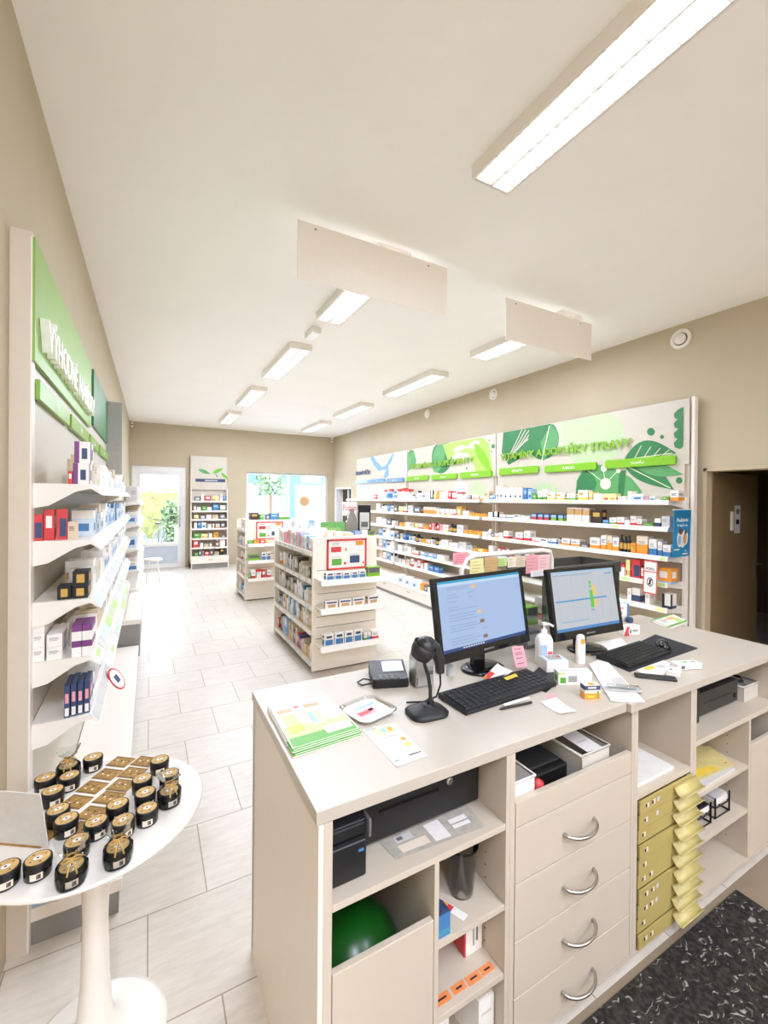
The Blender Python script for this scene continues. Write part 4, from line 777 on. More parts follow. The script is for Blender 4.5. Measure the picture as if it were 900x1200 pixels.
# ------------------------------------------------------------------ left wall shelving
KIND[:] = ['cosmetic_carton', 'cosmetic_bottle']
LXB, LXF = -.385, -.2
sg = mat('sign_green', '#84ad3f', rough=.35, var=.03); sgd = mat('sign_dark_green', '#2f7a3c', rough=.3, var=.45, scale=7)
LZ = [1.752, 1.532, 1.299, 1.071, .837]
def left_unit(label, y0, y1, xf, zt, levels, deck_z, xdeck, post_label):
    t0 = thing('wall_shelf_unit', label, 'shelf unit', (LXB, (y0+y1)/2, 0), group='white shelf units along the left wall')
    mb = MB(); mb.box(LXB-.03, LXB-.004, y0, y1, .05, zt, panelm); mb.part('back_panel', t0)
    mb = MB(); mb.box(XL(y0), LXB+.002, y0-.03, y0+.0, 0, zt+.02, mat('post_beige', '#d3c7b6', rough=.5, var=.02)); mb.box(LXB-.002, LXB+.004, y0-.032, y0+.02, 0, zt, whitem); mb.part('upright', t0, .001, label=post_label)
    for i, z in enumerate(levels):
        mb = MB(); mb.box(LXB, xf, y0, y1, z-.018, z, whitem)
        for yy in (y0, y1-.004): mb.prism([(LXB, z-.018), (xf-.005, z-.018), (xf-.05, z-.03), (LXB+.05, z-.085), (LXB, z-.095)], yy, yy+.004, whitem, axis=1)
        sh = mb.part('shelf', t0)
        r = random.Random(int(y0*10)+i); mb = MB()
        dx, dz = .034, .042
        mb.add([(xf, y0, z), (xf, y1, z), (xf+dx, y1, z-dz), (xf+dx, y0, z-dz), (xf, y0, z-.018), (xf, y1, z-.018)], [(0, 3, 2, 1), (3, 4, 5, 2), (0, 4, 3), (1, 2, 5)], whitem)
        y = y0+.01; e = .0009
        while y < y1-.1:
            w = r.uniform(.09, .22); c = r.choice([C('lgrey'), C('white'), C('paleblue'), C('lgreen') if i > 1 else C('white'), C('white')])
            f = lambda u, yy: (xf+dx*u+e, yy, z-dz*u+e)
            mb.quad(f(.12, y), f(.9, y), f(.9, y+w), f(.12, y+w), c)
            if r.random() < .45: mb.quad(*[(q[0]+.0005, q[1], q[2]+.0005) for q in (f(.3, y+w*.2), f(.7, y+w*.2), f(.7, y+w*.8), f(.3, y+w*.8))], r.choice([C('lgreen'), C('lgrey'), C('paleblue')]))
            y += w+.008
        mb.part('price_rail', sh)
    mb = MB(); mb.box(LXB, xdeck, y0, y1, deck_z-.05, deck_z, white); mb.part('base_deck', t0, .003)
    mb = MB(); mb.box(XL(y0)+.01, xdeck-.012, y0+.003, y1, 0, deck_z-.05, greym); mb.part('plinth', t0, label='grey plinth')
    return t0
lu = left_unit('near wall shelf unit under the green sign on the left', 2.1, 5.36, LXF, 2.66, LZ, .138, -.088, 'beige front upright')
mb = MB(); mb.box(LXB-.002, LXB+.012, 2.07, 3.83, 2.205, 2.66, sg); sp = mb.part('sign_panel', lu)
for wd_, a, b in (('VÝHODNÉ', 2.14, 2.92), ('NABÍDKY', 3.0, 3.76)):
    mb = MB(); text_mb(mb, wd_, frame((LXB+.013, (a+b)/2, 2.345), (0, 1, 0), (0, 0, 1)), width=b-a, height=.15, depth=.03, m=txtw, bold=.015); mb.part('lettering', sp)
mb = MB(); mb.box(LXB-.002, LXB+.012, 4.04, 5.33, 2.25, 2.68, sgd); mb.part('sign_panel', lu, label='dark green sign panel')
for y0, y1, s in ((2.13, 2.85, 'Ženy'), (2.92, 3.68, 'Muži'), (3.78, 4.36, 'Děti'), (4.5, 5.3, 'Sport')):
    mb = MB(); mb.box(LXB, LXB+.018, y0, y1, 2.075, 2.15, sg); text_mb(mb, s, frame((LXB+.0182, (y0+y1)/2, 2.112), (0, 1, 0), (0, 0, 1)), height=.035, depth=.001, m=txtw); mb.part('plaque', lu, .003)
left_unit('second wall shelf unit on the left, behind the green sign unit', 5.42, 8.3, -.1, 2.68, [1.66, 1.42, 1.157, .93, .717], .398, -.068, 'grey front upright')
mb = MB(); mb.box(-.41, -.25, 5.37, 5.39, 1.75, 2.69, mat('pillar_grey', '#a9a5a2', rough=.5)); mb.solo('divider_panel', 'grey upright panel at the end of the dark green sign', 'panel', bevel=.002)
LN = ['top shelf', 'second shelf', 'third shelf', 'fourth shelf', 'fifth shelf']
def lp(sty, x0, x1, y0, y1, z, h, label, group, tilt=0):       # near carton: x range, y range; front faces the viewer end
    return product(sty, ((x0+x1)/2, y0, z+.0005), 0, x1-x0, y1-y0, h, label, group, tilt)
g = 'cartons at the near end of the left shelves'
lp('pb', -.262, -.21, 2.12, 2.22, 1.752, .082, 'lower white carton with purple and blue print on left top shelf', g); lp('pb', -.258, -.206, 2.12, 2.22, 1.8345, .086, 'upper white carton with purple and blue print on left top shelf', g)
lp('rd', -.278, -.264, 2.12, 2.2, 1.752, .05, 'thin red carton beside the purple-print stack on left top shelf', g)
for i, (x, h, zz) in enumerate(((-.372, .1, 0), (-.338, .118, 0), (-.3, .12, 0), (-.266, .07, 0))):
    lp(['rb', 'rd', 'rb', 'be'][i], x-.016, x+.016, 2.12+.01*i, 2.15+.01*i, 1.532, h, ['red and navy slim pack at far left of left second shelf', 'red slim pack, second on left second shelf', 'taller red and navy pack, third on left second shelf', 'short beige pack, fourth on left second shelf'][i], 'slim packs on the left second shelf')
lp('bk', -.262, -.212, 2.12, 2.21, 1.299, .05, 'black gold-label carton, lower one at the front of left third shelf', g); lp('bk', -.262, -.21, 2.12, 2.21, 1.3495, .056, 'black gold-label carton on top of the front stack, left third shelf', g)
lp('bk', -.31, -.266, 2.12, 2.2, 1.299, .052, 'low black carton left of the black stack on left third shelf', g); lp('go', -.306, -.288, 2.3, 2.36, 1.299, .075, 'small gold carton behind the black ones on left third shelf', g)
for i in range(3): lp('wl', -.384, -.347, 2.11, 2.3, 1.071+i*.056, .055, ['bottom', 'middle', 'topmost'][i]+' white carton of the three-high stack by the left upright', g)
for i in range(2): lp('wl', -.34, -.292, 2.11, 2.28, 1.071+i*.05, .049, ['lower', 'upper'][i]+' white carton of the two-high stack on left fourth shelf', g)
for i in range(2):
    for j in range(2): lp('pv', -.262+j*.034, -.23+j*.034, 2.11, 2.24, 1.071+i*.062, .061, '%s %s white carton with purple top on left fourth shelf' % (['lower', 'upper'][i], ['left', 'right'][j]), g)
for i in range(4): lp('bb', -.285+i*.021, -.267+i*.021, 2.11+.004*i, 2.24, .837, .125+.004*(i % 2), 'navy booklet carton, %s from left on left fifth shelf' % nth(i), 'navy booklet cartons on the left fifth shelf')
for i in range(3): lp('lb', -.382+i*.022, -.362+i*.022, 2.11, 2.25, .138, .42-.01*i, 'tall pale blue carton, %s from the upright on the left base deck' % nth(i), 'tall cartons on the left base deck')
lp('wl', -.265, -.205, 2.115, 2.2, .138, .42, 'tall white carton at the front of the left base deck', g)
red_tag = thing('shelf_tag', 'round white shelf tag with red ring on the left price rails', 'tag', (-.16, 2.95, .65))
c = Vector((-.14, 2.62, .78)); mb = MB(); mb.T = frame(c, (.25, .95, 0), (-.5, 0, .86)); mb.lathe([(.062, 0), (.062, .003)], C('red'), 28); mb.lathe([(.053, .0032), (.053, .004)], C('white'), 28); mb.box(-.02, .02, -.02, .02, .0041, .0045, C('navy')); mb.part('disc', red_tag)
mb = MB(); mb.tube([c, (-.19, 2.62, .815)], .003, clear, 5); mb.part('clip', red_tag)
lpal = [['w0', 'cp', 'w0', 'wl', 'gy', 'w0', 'be', 'cp'], ['si', 'gy', 'lb', 'cp', 'w0', 'bl', 'cp', 'w0', 'be'], ['cp', 'w0', 'gy', 'wn', 'w0', 'cp', 'wl', 'be'], ['w0', 'wl', 'cp', 'gy', 'w0', 'cp', 'be'], ['cp', 'w0', 'wb', 'wl', 'wr', 'w0', 'gy']]
for k, z in enumerate(LZ):
    st = [2.26, 2.3, 2.24, 2.27, 2.28][k]
    put_row(gen_row(80+k, st, 5.3, z, .07, [.15, .14, .13, .13, .12][k], lpal[k], .055, .14, .08), 'near left unit '+LN[k], 'cartons on the near left unit '+LN[k], LXF-.012, PI/2, 'front', .11)
    z2 = [1.66, 1.42, 1.157, .93, .717][k]
    put_row(gen_row(180+k, 5.46, 8.2, z2, .09, .2, lpal[(k+1) % 5], .08, .2, .1), 'second left unit '+LN[k], 'cartons on the second left unit '+LN[k], -.115, PI/2, 'front', .14, .185)
# ------------------------------------------------------------------ round table with honey jars
TX, TY, TZ, TR = -.137, 1.6, .74, .3
tw = mat('tulip_white', '#ece6dd', rough=.25, var=.01, coat=.3)
t0 = thing('round_table', 'round white pedestal table with jars at the lower left', 'table', (TX, TY, 0))
mb = MB(); mb.lathe([(TR-.035, TZ-.025), (TR-.005, TZ-.012), (TR, TZ-.006), (TR-.003, TZ)], tw, 72, (TX, TY, 0)); mb.part('tabletop', t0)
mb = MB(); mb.lathe([(.2, .0), (.2, .006), (.18, .016), (.11, .03), (.07, .05), (.048, .1), (.038, .22), (.034, .4), (.038, .58), (.06, .69), (.085, .716)], tw, 48, (TX-.0, TY+.02, 0)); mb.part('pedestal', t0)
jarb = mat('jar_black', '#15120f', rough=.25, var=.1, coat=.3); lidm = mat('lid_black', '#121010', rough=.4); kraft = mat('kraft_label', '#c9a468', rough=.6, var=.2, scale=60); kraftd = mat('kraft_dark', '#5a4022', rough=.6, var=.2)
kcard = mat('kraft_card', '#a07a3c', rough=.6, var=.35, scale=45); straw = mat('raffia', '#c9a25a', rough=.6, var=.2)
JR, JH = .029, .043
JS = .86
class JB(MB):
    def __init__(s): super().__init__(); s.T = Matrix.Scale(JS, 4)
def jar(x, y, a, label, bag=False, group='black honey jars on the round table'):
    MB = JB; JR = .034
    t0 = thing('honey_jar', label, 'jar', (x, y, TZ), a, group)
    mb = MB(); mb.lathe([(JR*.95, 0.0005), (JR, .004), (JR, .032), (JR*.96, .034)], jarb, 24); mb.part('jar_body', t0, local=True)
    mb = MB(); mb.lathe([(JR*1.03, .033), (JR*1.03, .048), (JR*.98, .0505)], lidm, 24); ld = mb.part('lid', t0, local=True)
    mb = MB(); n = 20; mb.add([(JR*.88*math.cos(2*PI*k/n), JR*.88*math.sin(2*PI*k/n), .0509) for k in range(n)], [tuple(range(n))], kraft)
    mb.add([(.011*math.cos(2*PI*k/n), .008*math.sin(2*PI*k/n), .0513) for k in range(n)], [tuple(range(n))], C('white'))
    for q in (.5, 2.2, 3.7, 5.1): mb.add([(.02*math.cos(q)+.004*math.cos(k*PI/3), .02*math.sin(q)+.003*math.sin(k*PI/3), .0513) for k in range(6)], [tuple(range(6))], kraftd)
    mb.add([(.004*math.cos(2*PI*k/8), .004*math.sin(2*PI*k/8), .0516) for k in range(8)], [tuple(range(8))], C('black')); mb.part('lid_label', ld, local=True)
    mb = MB()
    for k in range(6):
        a0, a1 = -PI/2-.45+.15*k, -PI/2-.45+.15*(k+1); f = lambda q, zz, rr=JR+.0006: (rr*math.cos(q), rr*math.sin(q), zz)
        mb.quad(f(a0, .008), f(a1, .008), f(a1, .027), f(a0, .027), C('cream'))
        if k in (3, 4): mb.quad(f(a0, .011, JR+.001), f(a1, .011, JR+.001), f(a1, .024, JR+.001), f(a0, .024, JR+.001), C('dgrey') if k == 3 else kraftd)
    mb.part('side_label', t0, local=True)
    if bag:
        mb = MB(); n = 20; prof = [(.037, .001), (.041, .02), (.04, .05), (.026, .066), (.009, .076), (.02, .09), (.038, .112)]; vs = []; fs = []
        for j, (r, z) in enumerate(prof):
            for k in range(n): q = 2*PI*k/n; rr = r*(1+(.16 if j > 2 else .03)*math.sin(5*q+j)); vs.append((rr*math.cos(q), rr*math.sin(q), z+(.01*math.sin(3*q) if j == 6 else 0)))
        for j in range(len(prof)-1):
            for k in range(n): fs.append((j*n+k, j*n+(k+1) % n, (j+1)*n+(k+1) % n, (j+1)*n+k))
        mb.add(vs, fs, clear, True); mb.part('clear_bag', t0, local=True)
        mb = MB(); mb.tube([(.011*math.cos(2*PI*k/12), .011*math.sin(2*PI*k/12), .076) for k in range(12)], .003, straw, 6, True)
        for s in (-1, 1):
            mb.tube([(0, -.01, .077), (s*.014, -.02, .086), (s*.026, -.02, .08), (s*.016, -.018, .072), (0, -.012, .076)], .002, straw, 5); mb.tube([(0, -.012, .076), (s*.008, -.03, .06), (s*.012, -.038, .045)], .0025, straw, 5)
        mb.part('raffia_bow', t0, local=True)
    return t0
def jpx(cx, cy): return Z(cx*.28333, 860+cy*.28333, TZ+.044)
JL = [(378, 95, 0, 'honey jar at the back edge of the table, right of the bagged one'), (195, 175, 0, 'honey jar partly hidden by the white card, rearmost'), (288, 168, 0, 'honey jar in front of the rear bagged jar'), (219, 231, 0, 'honey jar peeking out beside the white card, middle'), (242, 312, 0, 'honey jar peeking out low beside the white card'),
      (272, 345, 0, 'honey jar just right of the white card edge'), (660, 104, 0, 'honey jar at the far right end of the card rows'), (588, 182, 0, 'rear honey jar of the right-hand row of three'), (607, 238, 0, 'middle honey jar of the right-hand row of three'), (605, 306, 0, 'front honey jar of the right-hand row of three'),
      (486, 286, 0, 'honey jar in front of the card rows, rear of the centre group'), (397, 357, 0, 'honey jar in the centre group, left of the bagged one'), (512, 352, 0, 'honey jar right behind the central bagged jar'), (318, 438, 0, 'honey jar behind the front bagged jar'), (145, 515, 0, 'honey jar at the front, second from the left'), (36, 545, 0, 'honey jar at the front left corner of the table'),
      (700, 160, 0, 'honey jar behind the right bagged jar'), (275, 120, 1, 'bagged honey jar with raffia bow at the rear'), (694, 232, 1, 'bagged honey jar with raffia bow at the right edge'), (488, 462, 1, 'bagged honey jar with raffia bow, centre front'), (293, 548, 1, 'bagged honey jar with raffia bow, front of table')]
pos = []
for cx, cy, bg_, lab in JL: v = jpx(cx, cy); pos.append([v.x, v.y])
for _ in range(60):                               # keep jars from standing inside one another and on the table top
    for i in range(len(pos)):
        for j in range(i):
            md = .064+(.007 if JL[i][2] or JL[j][2] else 0); dx, dy = pos[i][0]-pos[j][0], pos[i][1]-pos[j][1]; d = math.hypot(dx, dy)
            if d < md: k = (md-d)/2/d; pos[i][0] += dx*k; pos[i][1] += dy*k; pos[j][0] -= dx*k; pos[j][1] -= dy*k
        dx, dy = pos[i][0]-TX, pos[i][1]-TY; d = math.hypot(dx, dy)
        if d > TR-.036: pos[i][0] = TX+dx/d*(TR-.036); pos[i][1] = TY+dy/d*(TR-.036)
for (cx, cy, bg_, lab), (x, y) in zip(JL, pos): jar(x, y, .25+.1*((cx*7) % 5-2), lab, bool(bg_), 'bagged honey jars on the round table' if bg_ else 'black honey jars on the round table')
CP = [((500, 117), 'A'), ((445, 168), 'A'), ((383, 222), 'A'), ((315, 282), 'A'), ((598, 115), 'B'), ((548, 162), 'B'), ((505, 214), 'B'), ((452, 266), 'B'), ((385, 330), 'B'), ((345, 398), 'B')]
ca = {'A': 0, 'B': 0}
ux = (jpx(560, 105)-jpx(440, 128)); ux.z = 0; ux.normalize()
for i, ((cx, cy), r) in enumerate(CP):
    v = Z(cx*.28333, 860+cy*.28333, TZ)
    mb = MB(); mb.T = frame((v.x, v.y, TZ+.0006), (.78, -.62, 0), (.62, .78, 0)); a, b = .038, .029; mb.box(-a, a, -b, b, 0, .0008, kcard)
    for q in ((-a+.004, a-.004, -b+.003, -b+.005), (-a+.004, a-.004, b-.005, b-.003)): mb.box(q[0], q[1], q[2], q[3], .0008, .0011, kraftd)
    for k in range(7): xx, yy = -.026+.0085*k, .010*math.sin(k*2.3+i); mb.lathe([(.0035, .0009), (.0035, .0012)], [kraftd, C('cream'), C('gold')][k % 3], 8, (xx, yy, 0))
    n = ca[r]; ca[r] += 1
    mb.solo('card', 'brown printed card, %s from the back in the %s row on the round table' % (nth(n), {'A': 'left', 'B': 'right'}[r]), 'card', 'brown printed cards on the round table')
# white standing card
t0 = thing('card_stand', 'blank white standing card among the jars at the left edge', 'sign', (-.33, 1.42, TZ))
q0 = Z(57, 994, TZ); bl_ = Vector((q0.x, q0.y, TZ)); wdir = Vector((-.8, .55, 0)).normalized()
hh = .165
mb = MB(); up = Vector((-.1, -.1, 1)).normalized(); mb.T = frame(bl_+wdir*.17, -wdir, up); mb.box(0, .17, .001, hh, -.002, .001, mat('card_grey', '#d3cec6', rough=.4)); mb.part('card_face', t0)
mb = MB(); mb.T = Matrix.Identity(4); mb.T = frame(bl_+wdir*.17+Vector((0, 0, .0005)), -wdir, (0, 1, 0) if False else Vector((wdir.y*-1, wdir.x, 0))*-1); mb.box(.0, .15, -.004, .055, 0, .004, kcard); mb.part('card_foot', t0)
# ------------------------------------------------------------------ till counter
CT, CB, YFR, YBK = .9775, .945, .962, 1.69          # top, underside, front plane, back
cw = mat('counter_white', '#beb4a6', rough=.33, var=.012, scale=5); ci = mat('cabinet_white', '#c9bcaa', rough=.45, var=.015, scale=5)
hole = mat('peg_hole', '#4c443a', rough=.9)
mb = MB(); mb.box(.341, 1.507, YFR, YBK, CB, CT, cw); mb.solo('worktop', 'long white worktop of the till counter, left section', 'worktop', bevel=.002)
mb = MB(); mb.box(1.509, 2.765, .945, YBK, CB, CT, cw); mb.solo('worktop', 'white worktop of the till counter, right section', 'worktop', bevel=.002)
def panel(mb, x0, x1, z0=.03, z1=CB-.001, y0=YFR, y1=YBK-.03, m=None): mb.box(x0, x1, y0, y1, z0, z1, m or ci)
def cabinet(label, x0, x1):
    t0 = thing('cabinet', label, 'cabinet', ((x0+x1)/2, 1.3, 0), group='white cabinets under the till counter')
    mb = MB(); mb.box(x0+.01, x1-.01, YFR+.05, YBK-.05, 0, .0295, dark); mb.part('plinth', t0, label='recessed plinth coloured dark as the shadow gap')  # dark colour paints the shadow band under the cabinets
    return t0
def holes(mb, x, s, z0, z1):
    z = z0
    while z < z1:
        for y in (1.05, 1.45):
            T = mb.T; mb.T = frame((x, y, z), (0, s, 0), (0, 0, 1)); mb.lathe([(.0028, .0002), (.0028, .0008)], hole, 8); mb.T = T
        z += .04
# cabinet 1: shelves and a drop-front
c1 = cabinet('white counter cabinet at the left end with open shelves', .346, .945)
mb = MB(); mb.box(.346, .359, YFR-.002, YBK, 0, CB-.001, mat('end_panel_lightened', '#ece2d4', rough=.4, var=.012)); mb.part('side_panel', c1, .001, label='outer end panel')  # cabinet white made paler here, standing in for light on this side
mb = MB(); panel(mb, .36, .382); mb.part('side_panel', c1, .001)
mb = MB(); panel(mb, .929, .945); holes(mb, .9288, -1, .12, .72); mb.part('side_panel', c1, .0)
mb = MB(); panel(mb, .382, .929, .03, .048); mb.part('bottom_panel', c1); mb = MB(); mb.box(.346, .945, YBK-.03, YBK-.02, .03, CB-.001, ci); mb.part('back_panel', c1)
mb = MB(); panel(mb, .3825, .9285, .725, .743, YFR+.001); mb.part('shelf', c1, .001); mb = MB(); panel(mb, .675, .69, .049, .7245, YFR+.001); mb.part('divider', c1, .001)
for z in (.502, .297):
    mb = MB(); panel(mb, .6905, .9285, z-.018, z, YFR+.003); mb.part('shelf', c1, .001)
mb = MB(); mb.box(.384, .673, YFR, YFR+.018, .05, .576, ci); mb.part('drop_front', c1, .002)
# cabinet 2: drawers
c2 = cabinet('white counter cabinet with four handled drawers', .946, 1.556)
for a, b in ((.946, .965), (1.541, 1.556)):
    mb = MB(); panel(mb, a, b); mb.part('side_panel', c2, .001)
mb = MB(); mb.box(.946, 1.556, YBK-.03, YBK-.02, .03, CB-.001, ci); mb.part('back_panel', c2); mb = MB(); panel(mb, .966, 1.54, .03, .045); mb.part('bottom_panel', c2); mb = MB(); panel(mb, .966, 1.54, .70, .715, YFR+.02); mb.part('inner_board', c2)
hs_ = [(.717, .792), (.546, .714), (.371, .543), (.199, .368), (.047, .196)]
for i, (z0, z1) in enumerate(hs_):
    mb = MB(); mb.box(.968, 1.538, YFR-.001, YFR+.018, z0, z1, ci); dr = mb.part('drawer', c2, .0015)
    if i:
        zc = [.624, .451, .279, .109][i-1]; mb = MB(); pts = []
        for k in range(15):
            a = PI*k/14; pts.append((1.254-.075*math.cos(a), YFR-.001-.042*math.sin(a), zc-.006*math.sin(a)))
        mb.tube(pts, .0055, steel, 10); mb.part('handle', dr, label='brushed steel bow handle')
# cabinet 3: open space above a stack of yellow drawers
c3 = cabinet('white counter cabinet with open top above the yellow drawers', 1.557, 1.962)
for a, b in ((1.557, 1.58), (1.94, 1.962)):
    mb = MB(); panel(mb, a, b); mb.part('side_panel', c3, .001)
mb = MB(); mb.box(1.557, 1.962, YBK-.03, YBK-.02, .03, CB-.001, ci); mb.part('back_panel', c3); mb = MB(); panel(mb, 1.58, 1.94, .03, .042); mb.part('bottom_panel', c3)
mb = MB(); panel(mb, 1.5805, 1.9395, .6, .622, YFR+.001); mb.part('shelf', c3, .001)
yel = mat('drawer_olive', '#b3a160', rough=.5, var=.04, scale=14); yell = mat('drawer_lip', '#c4b574', rough=.4, var=.04, scale=14)
t0 = thing('drawer_tower', 'stack of ten olive-yellow shallow drawers set in the counter', 'drawer unit', (1.76, 1.25, .042))
for i in range(10):
    zt = .598-.0553*i; z0 = zt-.051; y0 = YFR-.009+.003*((i*7) % 3)
    mb = MB(); mb.box(1.584, 1.936, y0, y0+.006, z0, zt, yel); mb.box(1.588, 1.932, y0+.006, 1.55, z0+.004, z0+.008, yel); mb.box(1.588, 1.592, y0+.006, 1.55, z0+.008, zt-.008, yel); mb.box(1.928, 1.932, y0+.006, 1.55, z0+.008, zt-.008, yel)
    r = random.Random(i); e = y0-.0006
    for k in range(r.choice([1, 2, 2])):
        x = 1.605+.045*k+r.uniform(0, .015); mb.quad((x, e, z0+.018), (x+.022, e, z0+.018), (x+.022, e, z0+.036), (x, e, z0+.036), C('cream')); mb.quad((x+.0, e-.0003, z0+.02), (x+.009, e-.0003, z0+.02), (x+.009, e-.0003, z0+.034), (x, e-.0003, z0+.034), C('black'))
    if i in (0, 1, 6, 7): mb.quad((1.69, e, z0+.02), (1.706, e, z0+.02), (1.706, e, z0+.036), (1.69, e, z0+.036), C('lgrey'))
    dr = mb.part('drawer', t0)
    mb = MB(); n = 7; sec = [(y0-.001-.04*k/(n-1), z0+.012+.030*(1-k/(n-1))**2.2+.006*max(0, k/(n-1)-.7)/.3) for k in range(n)]
    vs = [(x, a, b) for a, b in sec for x in (1.8, 1.958)]+[(x, a, b-.003) for a, b in sec for x in (1.8, 1.958)]; fs = []
    for k in range(n-1): fs += [(2*k, 2*k+1, 2*k+3, 2*k+2), (2*n+2*k, 2*n+2*k+2, 2*n+2*k+3, 2*n+2*k+1), (2*k, 2*k+2, 2*n+2*k+2, 2*n+2*k), (2*k+1, 2*n+2*k+1, 2*n+2*k+3, 2*k+3)]
    fs += [(0, 2*n, 2*n+1, 1), (2*n-2, 2*n-1, 4*n-1, 4*n-2)]; mb.add(vs, fs, yell, True); mb.part('pull_lip', dr)
mb = MB()
for i in range(9): zt = .598-.0553*(i+1); mb.box(1.5835, 1.9365, .9605, .9625, zt+.0005, zt+.0042, dark)  # dark strips paint the shade in the gaps between drawers
mb.part('gap_shade_strips', t0)['kind'] = 'stuff'
# cabinet 4: shelves and a door
c4 = cabinet('white counter cabinet at the right end with open shelves', 1.963, 2.76)
for a, b in ((1.963, 1.984), (2.742, 2.76)):
    mb = MB(); panel(mb, a, b, .0 if a > 2.5 else .03); mb.part('side_panel', c4, .001)
mb = MB(); mb.box(1.963, 2.76, YBK-.03, YBK-.02, .03, CB-.001, ci); mb.part('back_panel', c4); mb = MB(); panel(mb, 1.984, 2.742, .03, .048); mb.part('bottom_panel', c4)
mb = MB(); panel(mb, 1.9845, 2.7415, .69, .712, YFR+.001); mb.part('shelf', c4, .001)
mb = MB(); panel(mb, 2.444, 2.464, .049, .6895, YFR+.001); holes(mb, 2.4438, -1, .1, .66); mb.part('divider', c4)
for z in (.482, .277):
    mb = MB(); panel(mb, 1.9845, 2.4435, z-.018, z, YFR+.003); mb.part('shelf', c4, .001)
mb = MB(); mb.box(2.466, 2.74, YFR, YFR+.018, .05, .572, ci); mb.part('door', c4, .002)
# ---- things in the open compartments
t0 = thing('receipt_printer', 'black receipt printer at the left of the top counter shelf', 'printer', (.45, 1.08, .743), .0)
mb = MB(); mb.box(.386, .49, 1.0, 1.17, .744, .885, black); mb.prism([(1.0, .885), (1.17, .885), (1.17, .9), (1.03, .9)], .386, .49, black, axis=0); mb.part('body', t0, .006)
mb = MB(); mb.box(.392, .482, .998, 1.0, .852, .856, blackg); mb.box(.39, .484, .997, 1.0, .838, .84, C('dgrey')); mb.part('paper_slot', t0)
mb = MB(); mb.box(.466, .48, .9985, 1.0, .812, .819, C('blue')); mb.part('logo_badge', t0, label='small blue badge')
mb = MB(); mb.box(.488, .496, .985, 1.03, .85, .895, C('dgrey')); mb.part('lever', t0, .003)
t0 = thing('cash_drawer', 'black cash drawer with lock at the back of the top left counter shelf', 'cash drawer', (.71, 1.35, .743))
cdm = mat('drawer_black', '#121212', rough=.45, var=.1)
mb = MB(); mb.box(.505, .918, 1.083, 1.6, .752, .93, cdm); mb.part('case', t0, .004)
mb = MB(); mb.box(.508, .915, 1.07, 1.0825, .758, .90, cdm); fr = mb.part('drawer_front', t0, .003)
mb = MB(); mb.box(.56, .76, 1.0685, 1.07, .835, .842, blackg); mb.part('slot', fr)
mb = MB(); mb.T = frame((.80, 1.0699, .852), (1, 0, 0), (0, 0, 1)); mb.lathe([(.012, 0), (.012, .004), (.007, .006)], steel, 16); mb.part('lock', fr)
for x in (.53, .9):
    for y in (1.1, 1.57): mb = MB(); mb.lathe([(.01, .7435), (.01, .752)], black, 10, (x, y, 0)); mb.part('foot', t0)
def sheet(name, label, cat, pts, z, m, group=None, marks=(), curl=0, th=.0008):
    """a thin sheet lying at height z; pts = four corners (x, y) in order; marks = (u0,u1,v0,v1,colour)"""
    a, b, c, d = [Vector((p[0], p[1], z)) for p in pts]; mb = MB(); n = 8
    S = lambda u, v, dz=0: (a*(1-u)+b*u)*(1-v)+(d*(1-u)+c*u)*v+Vector((0, 0, dz+curl*(2*u-1)**2))
    vs = []; fs = []
    for j in range(2):
        for i in range(n+1): vs += [S(i/n, 0, th*j), S(i/n, 1, th*j)]
    o = 2*(n+1)
    for i in range(n):
        fs += [(2*i, 2*i+1, 2*i+3, 2*i+2), (o+2*i, o+2*i+2, o+2*i+3, o+2*i+1), (2*i, 2*i+2, o+2*i+2, o+2*i), (2*i+1, o+2*i+1, o+2*i+3, 2*i+3)]
    fs += [(0, o, o+1, 1), (2*n, 2*n+1, o+2*n+1, o+2*n)]
    mb.add(vs, fs, m)
    for k, (u0, u1, v0, v1, col) in enumerate(marks):
        e = th+.0003+.0001*k; mb.quad(S(u0, v0, e), S(u1, v0, e), S(u1, v1, e), S(u0, v1, e), C(col))
    return mb.solo(name, label, cat, group)
def zz(px, z=CT): return [(Z(x, y, z).x, Z(x, y, z).y) for x, y in px]
def crop(off, sc, pts): return [(off[0]+x*sc, off[1]+y*sc) for x, y in pts]
sheet('blister_pack', 'flat clear-wrapped packet lying on the top left counter shelf', 'packet', zz(crop((380, 890), .24444, [(265, 395), (345, 480), (770, 320), (680, 215)]), .745), .7445, mat('packet_grey', '#b9b2a6', rough=.3, var=.2, scale=40), marks=((.1, .4, .12, .3, 'lgrey'), (.1, .9, .45, .62, 'white'), (.15, .3, .14, .2, 'dgrey'), (.5, .85, .1, .4, 'cream'), (.3, .7, .7, .9, 'white'), (.5, .55, .68, .95, 'grey')))
t0 = thing('green_ball', 'dark green shiny ball behind the drop-front of the left cabinet', 'ball', (.5, 1.2, .43)); mb = MB(); gb = mat('green_rubber', '#125514', rough=.3, var=.06)
gp = [(.001, -.0)]+[(.14*math.sin(PI*k/16), .14-.14*math.cos(PI*k/16)) for k in range(1, 16)]+[(.001, .28)]
mb.lathe(gp, gb, 32, (.5285, 1.16, .2255), caps=False); mb.part('shell', t0); mb = MB(); mb.lathe([(.012, .277), (.012, .2815)], gb, 12, (.5285, 1.16, .2255)); mb.part('valve', t0)
mb = MB(); mb.box(.384, .674, .985, 1.655, .21, .225, ci); mb.part('shelf', c1)
